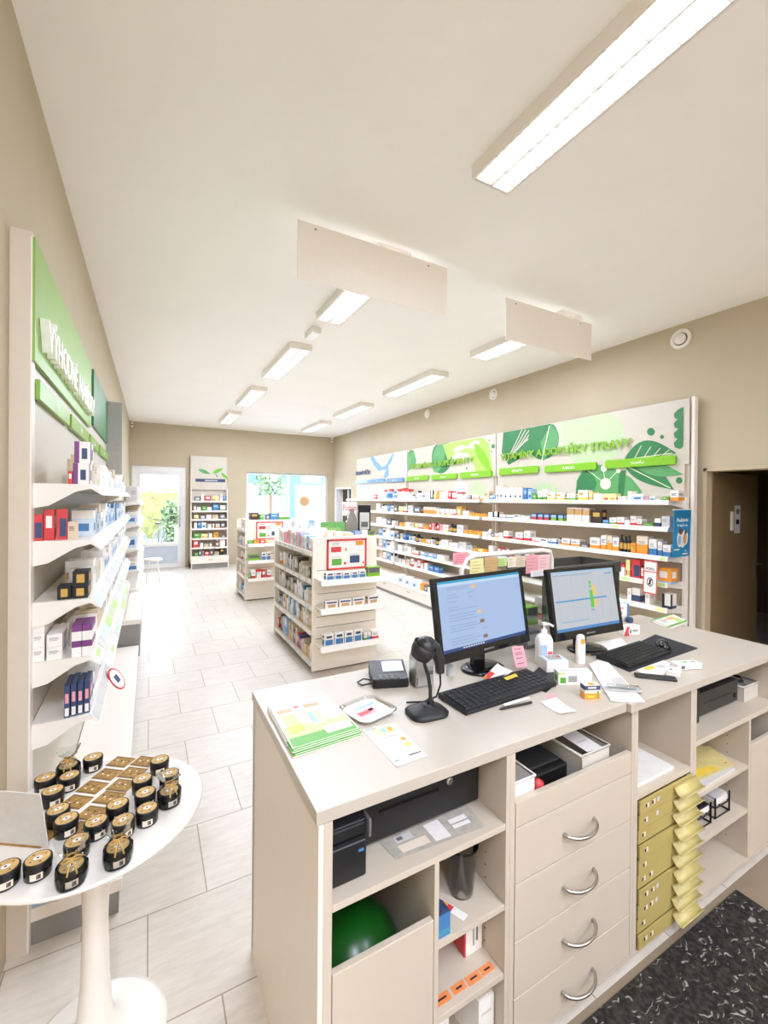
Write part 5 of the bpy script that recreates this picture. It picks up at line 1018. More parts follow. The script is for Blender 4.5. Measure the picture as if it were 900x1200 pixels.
# column 2
t0 = thing('measuring_cup', 'tall clear plastic cup on the upper narrow shelf of the counter', 'cup', (.846, 1.065, .502)); mb = MB()
mb.lathe([(.036, .0005), (.037, .002), (.048, .14), (.051, .143), (.051, .15), (.048, .15), (.036, .004), (.001, .003)], glass('cloudy_plastic', '#f6f5f2', .3, .96), 32, (.846, 1.065, .502), caps=False); mb.part('cup_body', t0)
sheet('folded_leaflet', 'orange and white leaflet beside the clear cup', 'leaflet', [(.752, 1.06), (.79, .982), (.812, .99), (.775, 1.07)], .5028, C('white'), marks=((.05, .5, .1, .9, 'red'), (.05, .3, .1, .9, 'orange')), curl=.0)
t0 = thing('notebook', 'white book with navy stripes standing against the divider', 'book', (.70, 1.1, .502)); mb = MB(); mb.box(.6925, .722, 1.02, 1.15, .5025, .69, C('white'))
for z in (.53, .575, .62, .665): mb.box(.6925, .7225, 1.0195, 1.03, z, z+.012, C('navy'))
mb.part('cover', t0); mb = MB(); mb.box(.694, .7205, 1.022, 1.149, .69, .692, C('cream')); mb.part('pages', t0)
t0 = thing('blue_carton', 'bright blue carton at the front of the upper narrow shelf', 'carton', (.71, .99, .502)); mb = MB(); mb.box(.693, .735, .972, 1.01, .5025, .565, C('blue')); mb.box(.6928, .7352, .9718, 1.0102, .51, .522, C('teal')); mb.prism([(.693, .565), (.735, .565), (.714, .58)], .972, 1.01, C('navy'), axis=1); mb.part('box', t0)
t0 = thing('book_carton', 'white carton with red spine on the lower narrow shelf', 'carton', (.86, 1.25, .297)); mb = MB(); mb.box(.853, .922, 1.055, 1.16, .2975, .455, C('white')); mb.box(.8524, .858, 1.0544, 1.1606, .2975, .4555, C('red')); mb.box(.898, .905, 1.0543, 1.055, .33, .43, C('dgrey')); mb.box(.885, .891, 1.0543, 1.055, .32, .4, C('grey')); mb.part('box', t0)
om = mat('shelf_sticker', '#ea8f55', rough=.5)
for i, (x0, x1) in enumerate(((.70, .755), (.765, .81), (.817, .866), (.87, .915))):
    mb = MB(); mb.box(x0, x1, .985+.002*(i % 2), 1.01, .2975, .2985, om); mb.box(x0+.012, x1-.012, .995, 1.0, .2985, .2989, C('dbrown')); mb.solo('shelf_sticker', 'orange handwritten sticker, %s from left on the lower narrow shelf' % nth(i), 'sticker', 'orange stickers on the narrow counter shelf')
for i, (x0, x1, h, y) in enumerate(((.70, .74, .12, 1.03), (.75, .80, .15, 1.06), (.865, .925, .16, 1.0))):
    t0 = thing('white_box', 'white box, %s from left at the bottom of the narrow column' % nth(i), 'box', ((x0+x1)/2, y, .048), group='white boxes at the bottom of the narrow column'); mb = MB(); mb.box(x0, x1, y, y+.12, .0485, .0485+h, C('white')); mb.box(x0+.01, x1-.01, y-.0006, y, .0485+h*.7, .0485+h*.75, C('lgrey')); mb.part('box', t0, .001)
    mb = MB(); mb.box(x0+.004, x1-.004, y+.004, y+.116, .0485+h, .0485+h+.0012, C('cream')); mb.part('flap', t0)
# compartment above the drawers
bask = mat('basket_grey', '#c9c3b8', rough=.45, var=.03)
def tub(name, label, x0, x1, y0, y1, z0, h, m, group=None):
    t0 = thing(name, label, 'basket', ((x0+x1)/2, (y0+y1)/2, z0), group=group); mb = MB(); t = .003
    mb.box(x0, x1, y0, y1, z0, z0+t, m)
    for q in ((x0, x0+t, y0, y1), (x1-t, x1, y0, y1), (x0, x1, y0, y0+t), (x0, x1, y1-t, y1)): mb.box(q[0], q[1], q[2], q[3], z0+t, z0+h, m)
    mb.part('tub', t0, .001); mb = MB()
    mb.tube([(x0, y0, z0+h), (x1, y0, z0+h), (x1, y1, z0+h), (x0, y1, z0+h)], .005, m, 8, True); mb.part('rim', t0); return t0
tub('storage_tub', 'white plastic tub at the left above the drawers', .97, 1.075, .988, 1.3, .7155, .115, C('white')); tub('storage_basket', 'grey plastic basket at the right above the drawers', 1.3, 1.45, .988, 1.42, .7155, .112, bask)
sheet('receipt', 'long paper receipt draped over the grey basket', 'receipt', [(1.33, .99), (1.405, .984), (1.43, 1.25), (1.355, 1.256)], .8338, C('white'), marks=((.2, .8, .2, .23, 'lgrey'), (.2, .7, .5, .53, 'lgrey'), (.2, .8, .7, .73, 'lgrey')), curl=.0)
t0 = thing('black_case', 'flat black case between the tub and the basket', 'case', (1.18, 1.2, .715)); mb = MB(); mb.box(1.085, 1.285, 1.032, 1.4, .7155, .79, cdm); mb.part('body', t0, .008); mb = MB(); mb.box(1.1, 1.27, 1.055, 1.2, .79, .80, mat('matte_black', '#242220', rough=.7)); mb.part('flap', t0, .004)
mb = MB(); mb.T = Matrix.Translation((1.107, 1.006, .80)); mb.lathe([(.02, -.084), (.022, -.05), (.016, -.03), (.02, -.01), (.005, 0)], C('red'), 14); mb.solo('red_pouch', 'small red-orange pouch beside the white tub above the drawers', 'pouch')
# compartment above the yellow drawers
sheet('paper_stack', 'sheaf of white paper above the yellow drawers', 'paper', [(1.59, .985), (1.86, .985), (1.87, 1.4), (1.6, 1.4)], .623, mat('paper_white', '#ece9e2', rough=.6), th=.012)
mb = MB(); mb.prism([(1.582, 1.15), (1.70, 1.08), (1.72, 1.1), (1.6, 1.24)], .83, .836, black); mb.box(1.5805, 1.586, 1.13, 1.25, .82, .85, black); mb.solo('cable_clip', 'black cable clip on the cabinet wall above the paper sheaf', 'clip')
# right cabinet shelf
t0 = thing('cash_drawer', 'dark grey cash drawer on the right counter shelf', 'cash drawer', (2.34, 1.3, .712)); cg = mat('drawer_dark', '#2d2b29', rough=.45, var=.08)
mb = MB(); mb.box(2.135, 2.55, 1.08, 1.5, .722, .84, black); mb.part('case', t0, .004); mb = MB(); mb.box(2.175, 2.548, 1.052, 1.079, .728, .832, cg); fr = mb.part('drawer_front', t0, .003)
mb = MB(); mb.box(2.23, 2.47, 1.0505, 1.052, .776, .782, blackg); mb.part('slot', fr); mb = MB(); mb.T = frame((2.515, 1.052, .76), (1, 0, 0), (0, 0, 1)); mb.lathe([(.012, 0), (.012, .008)], black, 14); mb.part('lock', fr)
mb = MB(); mb.box(2.13, 2.165, 1.04, 1.078, .7125, .86, black); mb.part('side_bracket', t0, .002)
for x in (2.2, 2.5): mb = MB(); mb.box(x-.01, x+.01, 1.1, 1.48, .7125, .722, black); mb.part('foot', t0)
tub('storage_basket', 'cream basket holding black cables on the right counter shelf', 2.58, 2.735, 1.04, 1.45, .7125, .075, bask)
mb = MB(); r = random.Random(3); mb.tube([(2.657+.055*math.cos(q*.9)*(1-.01*q), 1.2+.13*math.sin(q*.9), .795+.004*math.sin(q*2)) for q in range(24)], .0045, black, 6); mb.solo('cable', 'coiled black cable on the cream basket', 'cable')
mb = MB(); sheet('yellow_envelope', 'pale yellow folder with red dot on the upper right counter shelf', 'folder', [(2.08, 1.0), (2.36, .985), (2.43, 1.12), (2.1, 1.3)], .497, mat('folder_yellow', '#d9c888', rough=.6, var=.1), th=.003, marks=((.05, .6, .05, .2, 'yellow'), (.86, .9, .12, .17, 'red')))
sheet('white_folder', 'white papers under the yellow folder on the upper right counter shelf', 'paper', [(1.988, .972), (2.34, .975), (2.40, 1.35), (1.99, 1.35)], .4825, C('lgrey'), th=.012)
for i, (x, y, c, lab) in enumerate(((2.125, 1.0, 'dgrey', 'left black document tray on the middle right counter shelf'), (2.29, 1.0, 'black', 'right black document tray with papers on the middle right counter shelf'))):
    t0 = thing('document_tray', lab, 'tray', (x, y, .277), -.02, 'black document trays'); mb = MB()
    for k in range(2):
        z = .006+.045*k; mb.tube([(-.06, 0, z), (.06, 0, z), (.06, .25, z), (-.06, .25, z)], .004, black, 6, True)
        for xx in (-.06, .06): mb.tube([(xx, 0, .004), (xx, 0, .095)], .004, black, 6)
    mb.part('wire_frame', t0, local=True); mb = MB(); mb.box(-.055, .055, .005, .24, .056, .08, C('white')); mb.box(-.05, .05, .006, .235, .08, .09, C('black') if i == 0 else C('lgrey')); mb.part('papers', t0, local=True)
product('wl', (2.02, 1.25, .0485), 0, .06, .05, .12, 'white carton with barcode print at the bottom of the right cabinet', None)
# ------------------------------------------------------------------ on the counter
def base(px, py, z=CT): v = Z(px, py, z); return v.x, v.y
# magazines
mag = zz(crop((290, 720), .27778, [(85, 400), (190, 590), (472, 500), (325, 350)])); wm_ = mat('magazine_paper', '#eeeae2', rough=.4, var=.03)
cm = sum(p[0] for p in mag)/4, sum(p[1] for p in mag)/4
for i in range(6):
    k = 1; dx, dy = .004*((i*5) % 3-1), .003*((i*7) % 3-1)-.0032*(5-i)
    sheet('magazine', 'green-footed leaflet magazine, %s of the stack on the counter' % ('topmost' if i == 5 else nth(i)+' from bottom'), 'magazine', [(p[0]+dx, p[1]+dy) for p in mag], CT+.0002+.0026*i, wm_, 'magazines stacked on the counter', th=.0024,
          marks=((.0, 1, .0, .001, 'green'), (.62, 1, .02, .98, 'lgreen'), (.84, 1, .02, .98, 'green'), (.78, .93, .55, .95, 'white'), (.35, .72, .42, .66, 'lyellow'), (.4, .66, .47, .56, 'lblue'), (.36, .62, .08, .3, 'lgreen'), (.4, .68, .74, .92, 'cream'), (.22, .3, .06, .3, 'tan'), (.1, .2, .1, .25, 'lgrey'), (.2, .28, .5, .75, 'tan'), (.06, .14, .5, .8, 'lgrey'), (.2, .24, .35, .42, 'red'), (.62, .75, .1, .3, 'yellow')) if i == 5 else ((.8, 1.0, 0, 1, 'green'),))
# clear plastic dish
x, y = base(431, 835); t0 = thing('plastic_dish', 'clear plastic rounded dish holding a red leaflet beside the magazines', 'dish', (x, y, CT), .25)
def rrect(a, b, r, n=6):
    o = []
    for sx, sy, q in ((1, 1, 0), (-1, 1, PI/2), (-1, -1, PI), (1, -1, 3*PI/2)):
        for k in range(n+1): w = q+k*PI/2/n; o.append((sx*(a-r)+r*math.cos(w), sy*(b-r)+r*math.sin(w)))
    return o
def loft(mb, secs, m, cap0=True, cap1=False):
    n = len(secs[0]); vs = [p for s in secs for p in s]; fs = []
    for j in range(len(secs)-1):
        for k in range(n): fs.append((j*n+k, j*n+(k+1) % n, (j+1)*n+(k+1) % n, (j+1)*n+k))
    mb.add(vs, fs, m, True)
    if cap0: mb.add(secs[0], [tuple(range(n))[::-1]], m)
    if cap1: mb.add(secs[-1], [tuple(range(n))], m)
rz = lambda a, b, r, z: [(p, q, z) for p, q in rrect(a, b, r)]
mb = MB(); loft(mb, [rz(.062, .062, .03, .001), rz(.075, .075, .035, .014), rz(.08, .08, .036, .016), rz(.078, .078, .035, .018)], glass('dish_plastic', '#eef0ee', .3, .9)); mb.part('dish', t0, local=True)
mb = MB(); loft(mb, [rz(.066, .066, .03, .004), rz(.068, .068, .03, .009)], C('white'), cap1=True)
for q in ((-.05, .02, -.03, .01, 'pink'), (-.045, .0, -.02, .0, 'red'), (-.035, .05, .02, .035, 'lblue'), (.0, .05, -.01, .002, 'lgrey'), (-.03, .03, -.05, -.044, 'lgrey')): mb.box(q[0], q[1], q[2], q[3], .009, .0095+.0002*(q[4] == 'red'), C(q[4]))
mb.part('leaflet', t0, local=True)
sheet('flyer', 'narrow printed flyer with small picture rows on the counter', 'flyer', zz(crop((290, 720), .27778, [(485, 490), (630, 645), (760, 600), (620, 460)])), CT+.0003, C('white'), marks=((.05, .25, .25, .85, 'lyellow'), (.07, .2, .45, .6, 'lblue'), (.08, .2, .65, .8, 'orange'), (.32, .34, .1, .8, 'grey'), (.42, .44, .1, .5, 'lgrey'), (.5, .52, .1, .55, 'lgrey'), (.42, .5, .75, .9, 'orange'), (.58, .66, .7, .9, 'yellow'), (.66, .68, .1, .6, 'lgrey'), (.85, .88, .55, .95, 'dgrey'), (.88, .92, .06, .2, 'grey'), (.02, .05, .05, .4, 'grey')), curl=.001)
# payment terminal
x, y = base(457, 803); t0 = thing('payment_terminal', 'dark grey card payment terminal on the counter left of the scanner', 'payment terminal', (x, y, CT), -.36)
tg = mat('terminal_grey', '#3c3b3b', rough=.45, var=.08)
mb = MB(); loft(mb, [rz(.07, .028, .012, .001), rz(.072, .03, .014, .02), rz(.068, .027, .014, .034)], black, cap1=True); mb.part('card_reader', t0, local=True)
mb = MB(); mb.prism([(.02, .001), (.13, .001), (.13, .055), (.02, .03)], -.072, .072, tg, axis=0); bd = mb.part('body', t0, .008, local=True)
nrm = Vector((0, -.2215, .975)).normalized()
mb = MB(); mb.T = frame((0, .078, .0437), (1, 0, 0), (0, .975, .2215)); mb.box(-.022, .062, -.032, .036, 0, .0012, mat('lcd', '#dfe7ea', rough=.2, emit='#c9d8e0', es=.25)); mb.part('screen', bd, local=True)
for i in range(4):
    for j in range(3): mb = MB(); mb.box(-.045+.022*i, -.03+.022*i, -.02+.014*j, -.011+.014*j, .034, .037, C('dgrey')); mb.part('key', t0, .001, local=True)
mb = MB(); mb.tube([(-.07, .03, .012), (-.1, .05, .01), (-.125, .03, .006), (-.11, .0, .006), (-.07, .0, .012)], .003, black, 6); mb.part('cable', t0, local=True)
# silver box behind the scanner
x, y = base(505, 806); t0 = thing('silver_box', 'silver slotted device box standing behind the scanner', 'box', (x-.012, y+.052, CT), -.12); sv = mat('silver_case', '#c2bfba', rough=.35, metal=.7, var=.15, scale=12)
mb = MB(); mb.box(-.038, .038, -.035, .035, .001, .115, sv); mb.part('case', t0, .004, local=True)
mb = MB(); mb.box(.012, .034, -.0356, -.035, .045, .06, C('dgrey')); mb.box(.004, .04, -.0356, -.035, .075, .1, C('grey')); mb.box(-.035, -.03, -.0356, -.035, .01, .04, C('dgrey')); mb.part('vent_slots', t0, local=True)
# barcode scanner on its stand
x, y = base(500, 836); t0 = thing('barcode_scanner', 'black barcode scanner on gooseneck stand with rounded base', 'scanner', (x, y, CT), -.1)
SCN = t0
bp_ = mat('scanner_black', '#1e1d1d', rough=.5, var=.12, scale=50)
mb = MB(); loft(mb, [rz(.06, .05, .035, .0008), rz(.062, .052, .036, .008), rz(.05, .04, .03, .016), rz(.02, .018, .012, .024), rz(.012, .012, .008, .03)], bp_, cap1=True); mb.box(-.03, -.012, -.012, -.006, .0165, .0205, C('black')); mb.part('stand_base', t0, local=True)
mb = MB(); mb.tube([(.012, .0, .028), (.014, .005, .07), (.008, .008, .11), (-.006, .004, .145), (-.014, -.004, .17)], .0055, bp_, 10); mb.tube([(.012, 0, .024), (.012, .001, .04)], .011, bp_, 12); mb.part('gooseneck', t0, local=True)
mb = MB(); Tm = Matrix.Translation((-.02, -.01, .195)) @ Matrix.Rotation(.35, 4, 'Y') @ Matrix.Rotation(.3, 4, 'X'); mb.T = Tm
mb.lathe([(.015, -.03), (.03, -.022), (.036, .0), (.037, .02), (.034, .02), (.033, 0), (.026, -.02)], bp_, 24, caps=True); mb.part('cradle', t0, local=True)
mb = MB(); mb.T = Tm; mb.lathe([(.001, -.012), (.026, -.006), (.03, .012), (.026, .03), (.014, .041), (.001, .044)], mat('scanner_dark', '#262626', rough=.35), 24, caps=False, sq=1.05); mb.T = Matrix.Identity(4)
mb.tube([Tm @ Vector((.012, .01, .02)), Vector((.03, .012, .19)), Vector((.05, .016, .15)), Vector((.055, .018, .11))], [.022, .02, .017, .014], mat('scanner_dark', ''), 14); mb.part('scanner_head', t0, local=True)
mb = MB(); mb.tube([(.055, .018, .11), (.058, .02, .07), (.05, .03, .03), (.02, .06, .006), (-.03, .08, .004)], .003, black, 6); mb.part('cable', t0, local=True)
for ch in [o for o in bpy.data.objects if o.parent == SCN]: ch.data.transform(Matrix.Scale(1.13, 4))
# monitors
def monitor(label, cx, cy, w, h, rz, tilt, zb, scr, screen_fn, stand):
    t0 = thing('monitor', label, 'monitor', (cx, cy, CT), rz)
    T = Matrix.Translation((0, 0, zb)) @ Matrix.Rotation(-tilt, 4, 'X')
    mb = MB(); mb.T = T; b = .016; bb = .036
    for q in ((-w/2, w/2, 0, bb), (-w/2, w/2, h-b, h), (-w/2, -w/2+b, bb, h-b), (w/2-b, w/2, bb, h-b)): mb.box(q[0], q[1], -.006, .02, q[2], q[3], blackg)
    mb.box(-.03, .03, -.0065, -.006, .012, .019, C('dgrey')); mb.part('bezel', t0, .003, local=True)
    mb = MB(); mb.T = T; mb.box(-w/2+.004, w/2-.004, .02, .03, .004, h-.004, black); mb.box(-w*.33, w*.33, .03, .055, h*.2, h*.8, black); mb.part('rear_shell', t0, .006, local=True)
    mb = MB(); mb.T = T @ frame((0, -.001, bb), (1, 0, 0), (0, 0, 1)); W, Hh = w-2*b, h-b-bb
    mb.box(-W/2, W/2, 0, Hh, -.004, 0, scr)
    screen_fn(mb, W, Hh); mb.part('screen', t0, local=True)
    mb = MB(); mb.box(-.035, .035, .05, .075, .01, zb+h*.45, blackg); mb.part('neck', t0, .004, local=True)
    mb = MB(); mb.lathe([(.1, .0006), (.105, .004), (.09, .013), (.04, .016)], blackg, 32, (stand, .05, 0), sq=.8); mb.part('stand_base', t0, local=True)
    return t0
def sm(n, c, e): return mat('screen_'+n, '#0c0d10', rough=.3, emit=c, es=.7)
def scr1(mb, W, Hh):
    def r(u0, u1, v0, v1, m, k=1): mb.box(-W/2+u0*W, -W/2+u1*W, (1-v1)*Hh, (1-v0)*Hh, 0, .0003*k, m)
    r(0, 1, 0, .035, sm('title', '#2f9ac6', .45)); r(0, 1, .035, .075, sm('bar', '#bcd4ea', .5)); r(0, 1, .955, 1, sm('task', '#26457a', .4)); dk = sm('ink', '#8ea4c8', .45)
    for v, a, b in ((.1, .1, .35), (.125, .1, .33), (.2, .1, .2), (.24, .1, .22), (.3, .1, .2), (.2, .33, .4), (.27, .33, .39), (.38, .1, .22), (.42, .1, .42), (.49, .1, .4), (.53, .1, .38), (.57, .1, .42), (.64, .1, .4), (.68, .1, .44), (.72, .1, .38), (.76, .45, .52), (.82, .1, .35), (.86, .1, .42), (.9, .1, .38)): r(a, b, v, v+.012, dk)
    for u, v, c in ((.38, .1, 'tan'), (.42, .48, 'tan'), (.44, .63, 'brown'), (.46, .86, 'brown')): r(u, u+.05, v, v+.05, C(c))
    for k in range(9): r(.22+.028*k, .238+.028*k, .965, .985, sm('icon', '#d6dce8', .5), 2)
def scr2(mb, W, Hh):
    def r(u0, u1, v0, v1, m, k=1): mb.box(-W/2+u0*W, -W/2+u1*W, (1-v1)*Hh, (1-v0)*Hh, 0, .0003*k, m)
    r(0, 1, 0, .03, sm('title2', '#9fc0de', .5)); r(0, 1, .95, 1, sm('task2', '#4a86c0', .4)); li = sm('line', '#a9b2bf', .5); bl = sm('select', '#3d8fcc', .5); gn = sm('cellg', '#57c251', .5); yl = sm('celly', '#d9c27a', .5)
    for k in range(22): r(.03, .97, .09+.037*k, .093+.037*k, li)
    for u in (.08, .3, .5, .56, .62, .75, .88): r(u, u+.004, .09, .86, li)
    r(.04, .84, .49, .515, bl, 2); r(.03, .62, .06, .075, sm('ink2', '#7fa3c8', .5), 2)
    for q in (((.57, .61, .2, .25, gn)), ((.57, .61, .27, .31, gn)), ((.57, .62, .36, .66, gn)), ((.615, .68, .28, .45, yl)), ((.62, .69, .52, .64, yl)), ((.57, .61, .69, .71, bl))): r(*q, 3)
    r(.1, .5, .84, .86, sm('ink3', '#8fb3d6', .5), 2); r(.85, .97, .08, .1, bl, 2)
monitor('left black monitor showing a pale blue page', 1.247, 1.404, .532, .328, .107, .17, .09, mat('screen_blue', '#0c0d10', rough=.3, emit='#a6bfe4', es=.66), scr1, .02)
monitor('right black monitor showing a grey table', 1.835, 1.355, .46, .325, -.05, .17, .088, mat('screen_grey', '#0c0d10', rough=.3, emit='#c6cbd2', es=.62), scr2, .04)
sheet('sticky_note', 'pink handwritten sticky note hanging on the left monitor', 'note', [(0, 0)]*4, 0, C('pink')) if False else None
mb = MB(); q = [P(599.5, 758, 1, 1.375), P(613, 756.5, 1, 1.375), P(618.5, 780.5, 1, 1.35), P(605, 783, 1, 1.35)]; nn = (q[1]-q[0]).cross(q[3]-q[0]).normalized()
if nn.y > 0: nn = -nn
mb.add([v for v in q]+[v-nn*.001 for v in q], [(0, 3, 2, 1), (4, 5, 6, 7), (0, 1, 5, 4), (1, 2, 6, 5), (2, 3, 7, 6), (3, 0, 4, 7)], C('pink'))
for v in (.12, .3, .38, .55, .8): 
    f = lambda a, b: (q[0]*(1-a)+q[1]*a)*(1-b)+(q[3]*(1-a)+q[2]*a)*b+nn*.0006
    mb.quad(f(.15, v), f(.75, v), f(.75, v+.03), f(.15, v+.03), C('dbrown'))
mb.solo('sticky_note', 'pink handwritten sticky note hanging from the left monitor', 'note', 'sticky notes')
# keyboards
keym = mat('key_black', '#1f1f20', rough=.5, var=.1, scale=30); keyt = mat('key_legend', '#8a8a88', rough=.5)
def keyboard(label, cen, ang, W, D, nx=20, ny=6, z=CT):
    t0 = thing('keyboard', label, 'keyboard', (cen[0], cen[1], z), ang)
    mb = MB(); mb.prism([(-D/2, .0008), (D/2, .0008), (D/2, .022), (-D/2, .012)], -W/2, W/2, black, axis=0); mb.part('case', t0, .003, local=True)
    kw, kd = (W-.02)/nx, (D-.03)/ny
    for j in range(ny):
        i = 0
        while i < nx:
            span = 6 if (j == 0 and i == 4) else 1
            x0 = -W/2+.01+kw*i; y0 = -D/2+.014+kd*j; z0 = .012+.01*(y0+D/2)/D
            mb = MB(); e = .0012; x1 = x0+kw*span-e; y1 = y0+kd-e; s = .0022
            mb.add([(x0, y0, z0), (x1, y0, z0), (x1, y1, z0+.001), (x0, y1, z0+.001), (x0+s, y0+s, z0+.006), (x1-s, y0+s, z0+.006), (x1-s, y1-s, z0+.007), (x0+s, y1-s, z0+.007)], [(4, 5, 6, 7), (0, 1, 5, 4), (1, 2, 6, 5), (2, 3, 7, 6), (3, 0, 4, 7)], keym)
            if span == 1: mb.quad((x0+.004, y1-.009, z0+.0069), (x0+.0065, y1-.009, z0+.0069), (x0+.0065, y1-.006, z0+.0072), (x0+.004, y1-.006, z0+.0072), keyt)
            KEYS.append((mb, t0)); i += span
    return t0
KEYS = []
def flush(t0, nmax=100):
    for k, (mb, t) in enumerate(KEYS[:nmax]): mb.part('key', t, local=True)
    rest = KEYS[nmax:]
    if rest:
        M_ = MB()
        for mb, t in rest:
            o = len(M_.v); M_.v += mb.v
            for f, mm, s in zip(mb.f, mb.m, mb.sm): M_.f.append([i+o for i in f]); M_.m.append(M_.mi(mb.mats[mm])); M_.sm.append(s)
        o = M_.part('keys', t0, local=True); o['kind'] = 'stuff'
    KEYS.clear()
def quadfit(pts):
    p = [Z(a, b, CT+.012) for a, b in pts]; c = sum(p, Vector())/4; u = ((p[1]-p[0])+(p[2]-p[3])).normalized(); w = ((p[1]-p[0]).length+(p[2]-p[3]).length)/2; d = ((p[3]-p[0]).length+(p[2]-p[1]).length)/2
    return (c.x, c.y), math.atan2(u.y, u.x), w, d
c_, a_, w_, d_ = quadfit([(544, 836), (649, 802), (619, 785), (516, 814)]); print('kb1', c_, a_, w_, d_)
k1 = keyboard('black keyboard in front of the left monitor', c_, a_, min(.46, w_), min(.16, max(.13, d_)), 17, 6); flush(k1)
# mouse mats, mice
mb = MB(); pts = zz([(612, 800), (634, 780), (663, 792), (640, 812)]); mb.prism([(p[0], p[1]) for p in [pts[0], pts[3], pts[2], pts[1]]], CT+.0004, CT+.002, black); mb.solo('mouse_pad', 'black pad partly under the left keyboard', 'mouse pad')
mp_ = zz([(705, 774), (738, 788), (818, 760), (768, 744)]); mb = MB(); mb.prism(mp_, CT+.0004, CT+.003, mat('pad_black', '#26262a', rough=.8, var=.1)); mb.solo('mouse_pad', 'large dark grey mouse pad under the right keyboard', 'mouse pad', bevel=.001)
c_, a_, w_, d_ = quadfit([(731, 783), (783, 765), (752, 752.5), (704, 769)]); print('kb2', c_, a_, w_, d_)
k2 = keyboard('black keyboard on the pad in front of the right monitor', c_, a_, min(.42, w_), min(.15, max(.12, d_)), 17, 6, CT+.0035); flush(k2)
x, y = base(777, 757, CT+.01); t0 = thing('mouse', 'black computer mouse on the large dark pad', 'mouse', (x, y, CT+.0032), -.9)
mb = MB(); mb.lathe([(.03, 0), (.032, .008), (.028, .022), (.018, .032), (.001, .036)], blackg, 24, caps=False, sq=1.7); mb.part('shell', t0, local=True); mb = MB(); mb.box(-.003, .003, -.045, -.02, .0225, .0305, C('dgrey')); mb.part('wheel', t0, .001, local=True)
pts = zz([(734, 786), (749, 792), (786, 803), (777, 796)]); mb = MB(); c0 = base(768, 795); mb.T = Matrix.Translation((c0[0], c0[1], CT)) @ Matrix.Rotation(-.78, 4, 'Z'); mb.box(-.075, .075, -.019, .019, .0006, .011, mat('remote_dark', '#2e2d2c', rough=.45)); mb.solo('handset', 'flat dark handset lying below the large mouse pad', 'handset', bevel=.003)
# papers and small things around the left monitor
sheet('note_paper', 'folded white note with red patch on the left monitor base', 'note', zz([(566, 795), (584, 799), (601, 787), (583, 778)], CT+.02), CT+.019, C('white'), marks=((.0, .35, .0, .45, 'red'), (.0, .3, .0, .2, 'orange')), curl=.003)
sheet('sticky_note', 'yellow sticky flag on the upper edge of the left keyboard', 'note', zz([(590, 795), (594, 798), (607, 793), (604, 790)], CT+.03), CT+.032, C('yellow'), 'sticky notes')
mb = MB(); x, y = base(527, 792); mb.lathe([(.014, .0005), (.016, .045), (.014, .045), (.0125, .003), (.001, .003)], C('silver'), 20, (x, y, CT), caps=False); mb.solo('metal_cup', 'small silver cup beside the left monitor base', 'cup')
def pen(label, a, b, m, r=.0045):
    A = Z(*a, CT+.005); B = Z(*b, CT+.005); t0 = thing('pen', label, 'pen', (A.x, A.y, CT)); d = (B-A)
    mb = MB(); mb.tube([A, A+d*.06, A+d*.94, B], [r*.3, r, r, r*.9], m, 10); mb.part('barrel', t0); mb = MB(); mb.tube([A+d*.62+Vector((0, 0, r)), B+Vector((0, 0, r+.001))], .0012, steel, 6); mb.part('clip', t0)
pen('black pen lying in front of the left keyboard', (585, 831), (623, 823), black); pen('white pen lying against the left keyboard', (590, 826.5), (620, 817.5), C('white'), .005)
sheet('receipt', 'curled paper receipt on the front of the left worktop', 'receipt', zz([(634, 824), (656, 838), (676, 835), (652, 819)]), CT+.0005, C('white'), marks=((.2, .5, .3, .34, 'green'), (.2, .8, .5, .52, 'lgrey'), (.2, .8, .6, .62, 'lgrey'), (.2, .8, .75, .77, 'lgrey')), curl=.004)
sheet('pink_slip', 'small pink paper slip behind the curled receipt', 'note', zz([(639, 815.5), (641, 818.5), (653, 815.5), (651, 813)]), CT+.0004, C('pink'))
# bottles and boxes between the monitors
x, y = base(644.5, 780); t0 = thing('pump_bottle', 'white pump bottle of lotion between the two monitors', 'bottle', (x, y+.035, CT), -.3)
mb = MB(); loft(mb, [rz(.034, .024, .014, .0008), rz(.036, .026, .016, .01), rz(.036, .026, .016, .105), rz(.028, .02, .014, .125), rz(.014, .014, .012, .132)], C('white'), cap1=True); bd = mb.part('bottle_body', t0, local=True)
mb = MB(); mb.box(-.03, .0, -.0272, -.0262, .02, .09, mat('label_blue', '#a8c0da', rough=.4)); mb.box(.004, .026, -.0272, -.0262, .045, .062, C('pink')); mb.box(.004, .026, -.0274, -.027, .05, .056, C('red')); mb.part('label', bd, local=True)
mb = MB(); mb.lathe([(.0135, .13), (.0135, .15), (.005, .152), (.005, .168), (.012, .17), (.012, .182)], C('white'), 18); mb.tube([(0, 0, .176), (.02, -.012, .176), (.034, -.02, .168)], .005, C('white'), 8); mb.part('pump', t0, local=True)
x, y = base(680, 777); t0 = thing('lotion_bottle', 'slim white sunscreen bottle with orange label beside the pump bottle', 'bottle', (x, y, CT), -.2)
mb = MB(); loft(mb, [rz(.02, .014, .012, .0008), rz(.021, .015, .0125, .012), rz(.022, .014, .0125, .09), rz(.018, .012, .011, .122), rz(.01, .008, .007, .128)], C('white'), cap1=True); bd = mb.part('bottle_body', t0, local=True)
mb = MB(); mb.box(-.009, .011, -.0156, -.0136, .09, .112, C('orange')); mb.part('label', bd, local=True)
mb = MB(); mb.box(-.006, .003, -.0152, -.0142, .058, .066, C('lblue')); mb.part('print', bd, local=True)
mb = MB(); mb.box(-.0215, .0215, -.0155, .0155, .026, .028, C('lgrey')); mb.part('cap_line', t0, local=True)
tub('storage_tub', 'small white tub of papers in front of the pump bottle', 1.475, 1.575, 1.19, 1.3, CT+.0006, .05, C('white')) if False else None
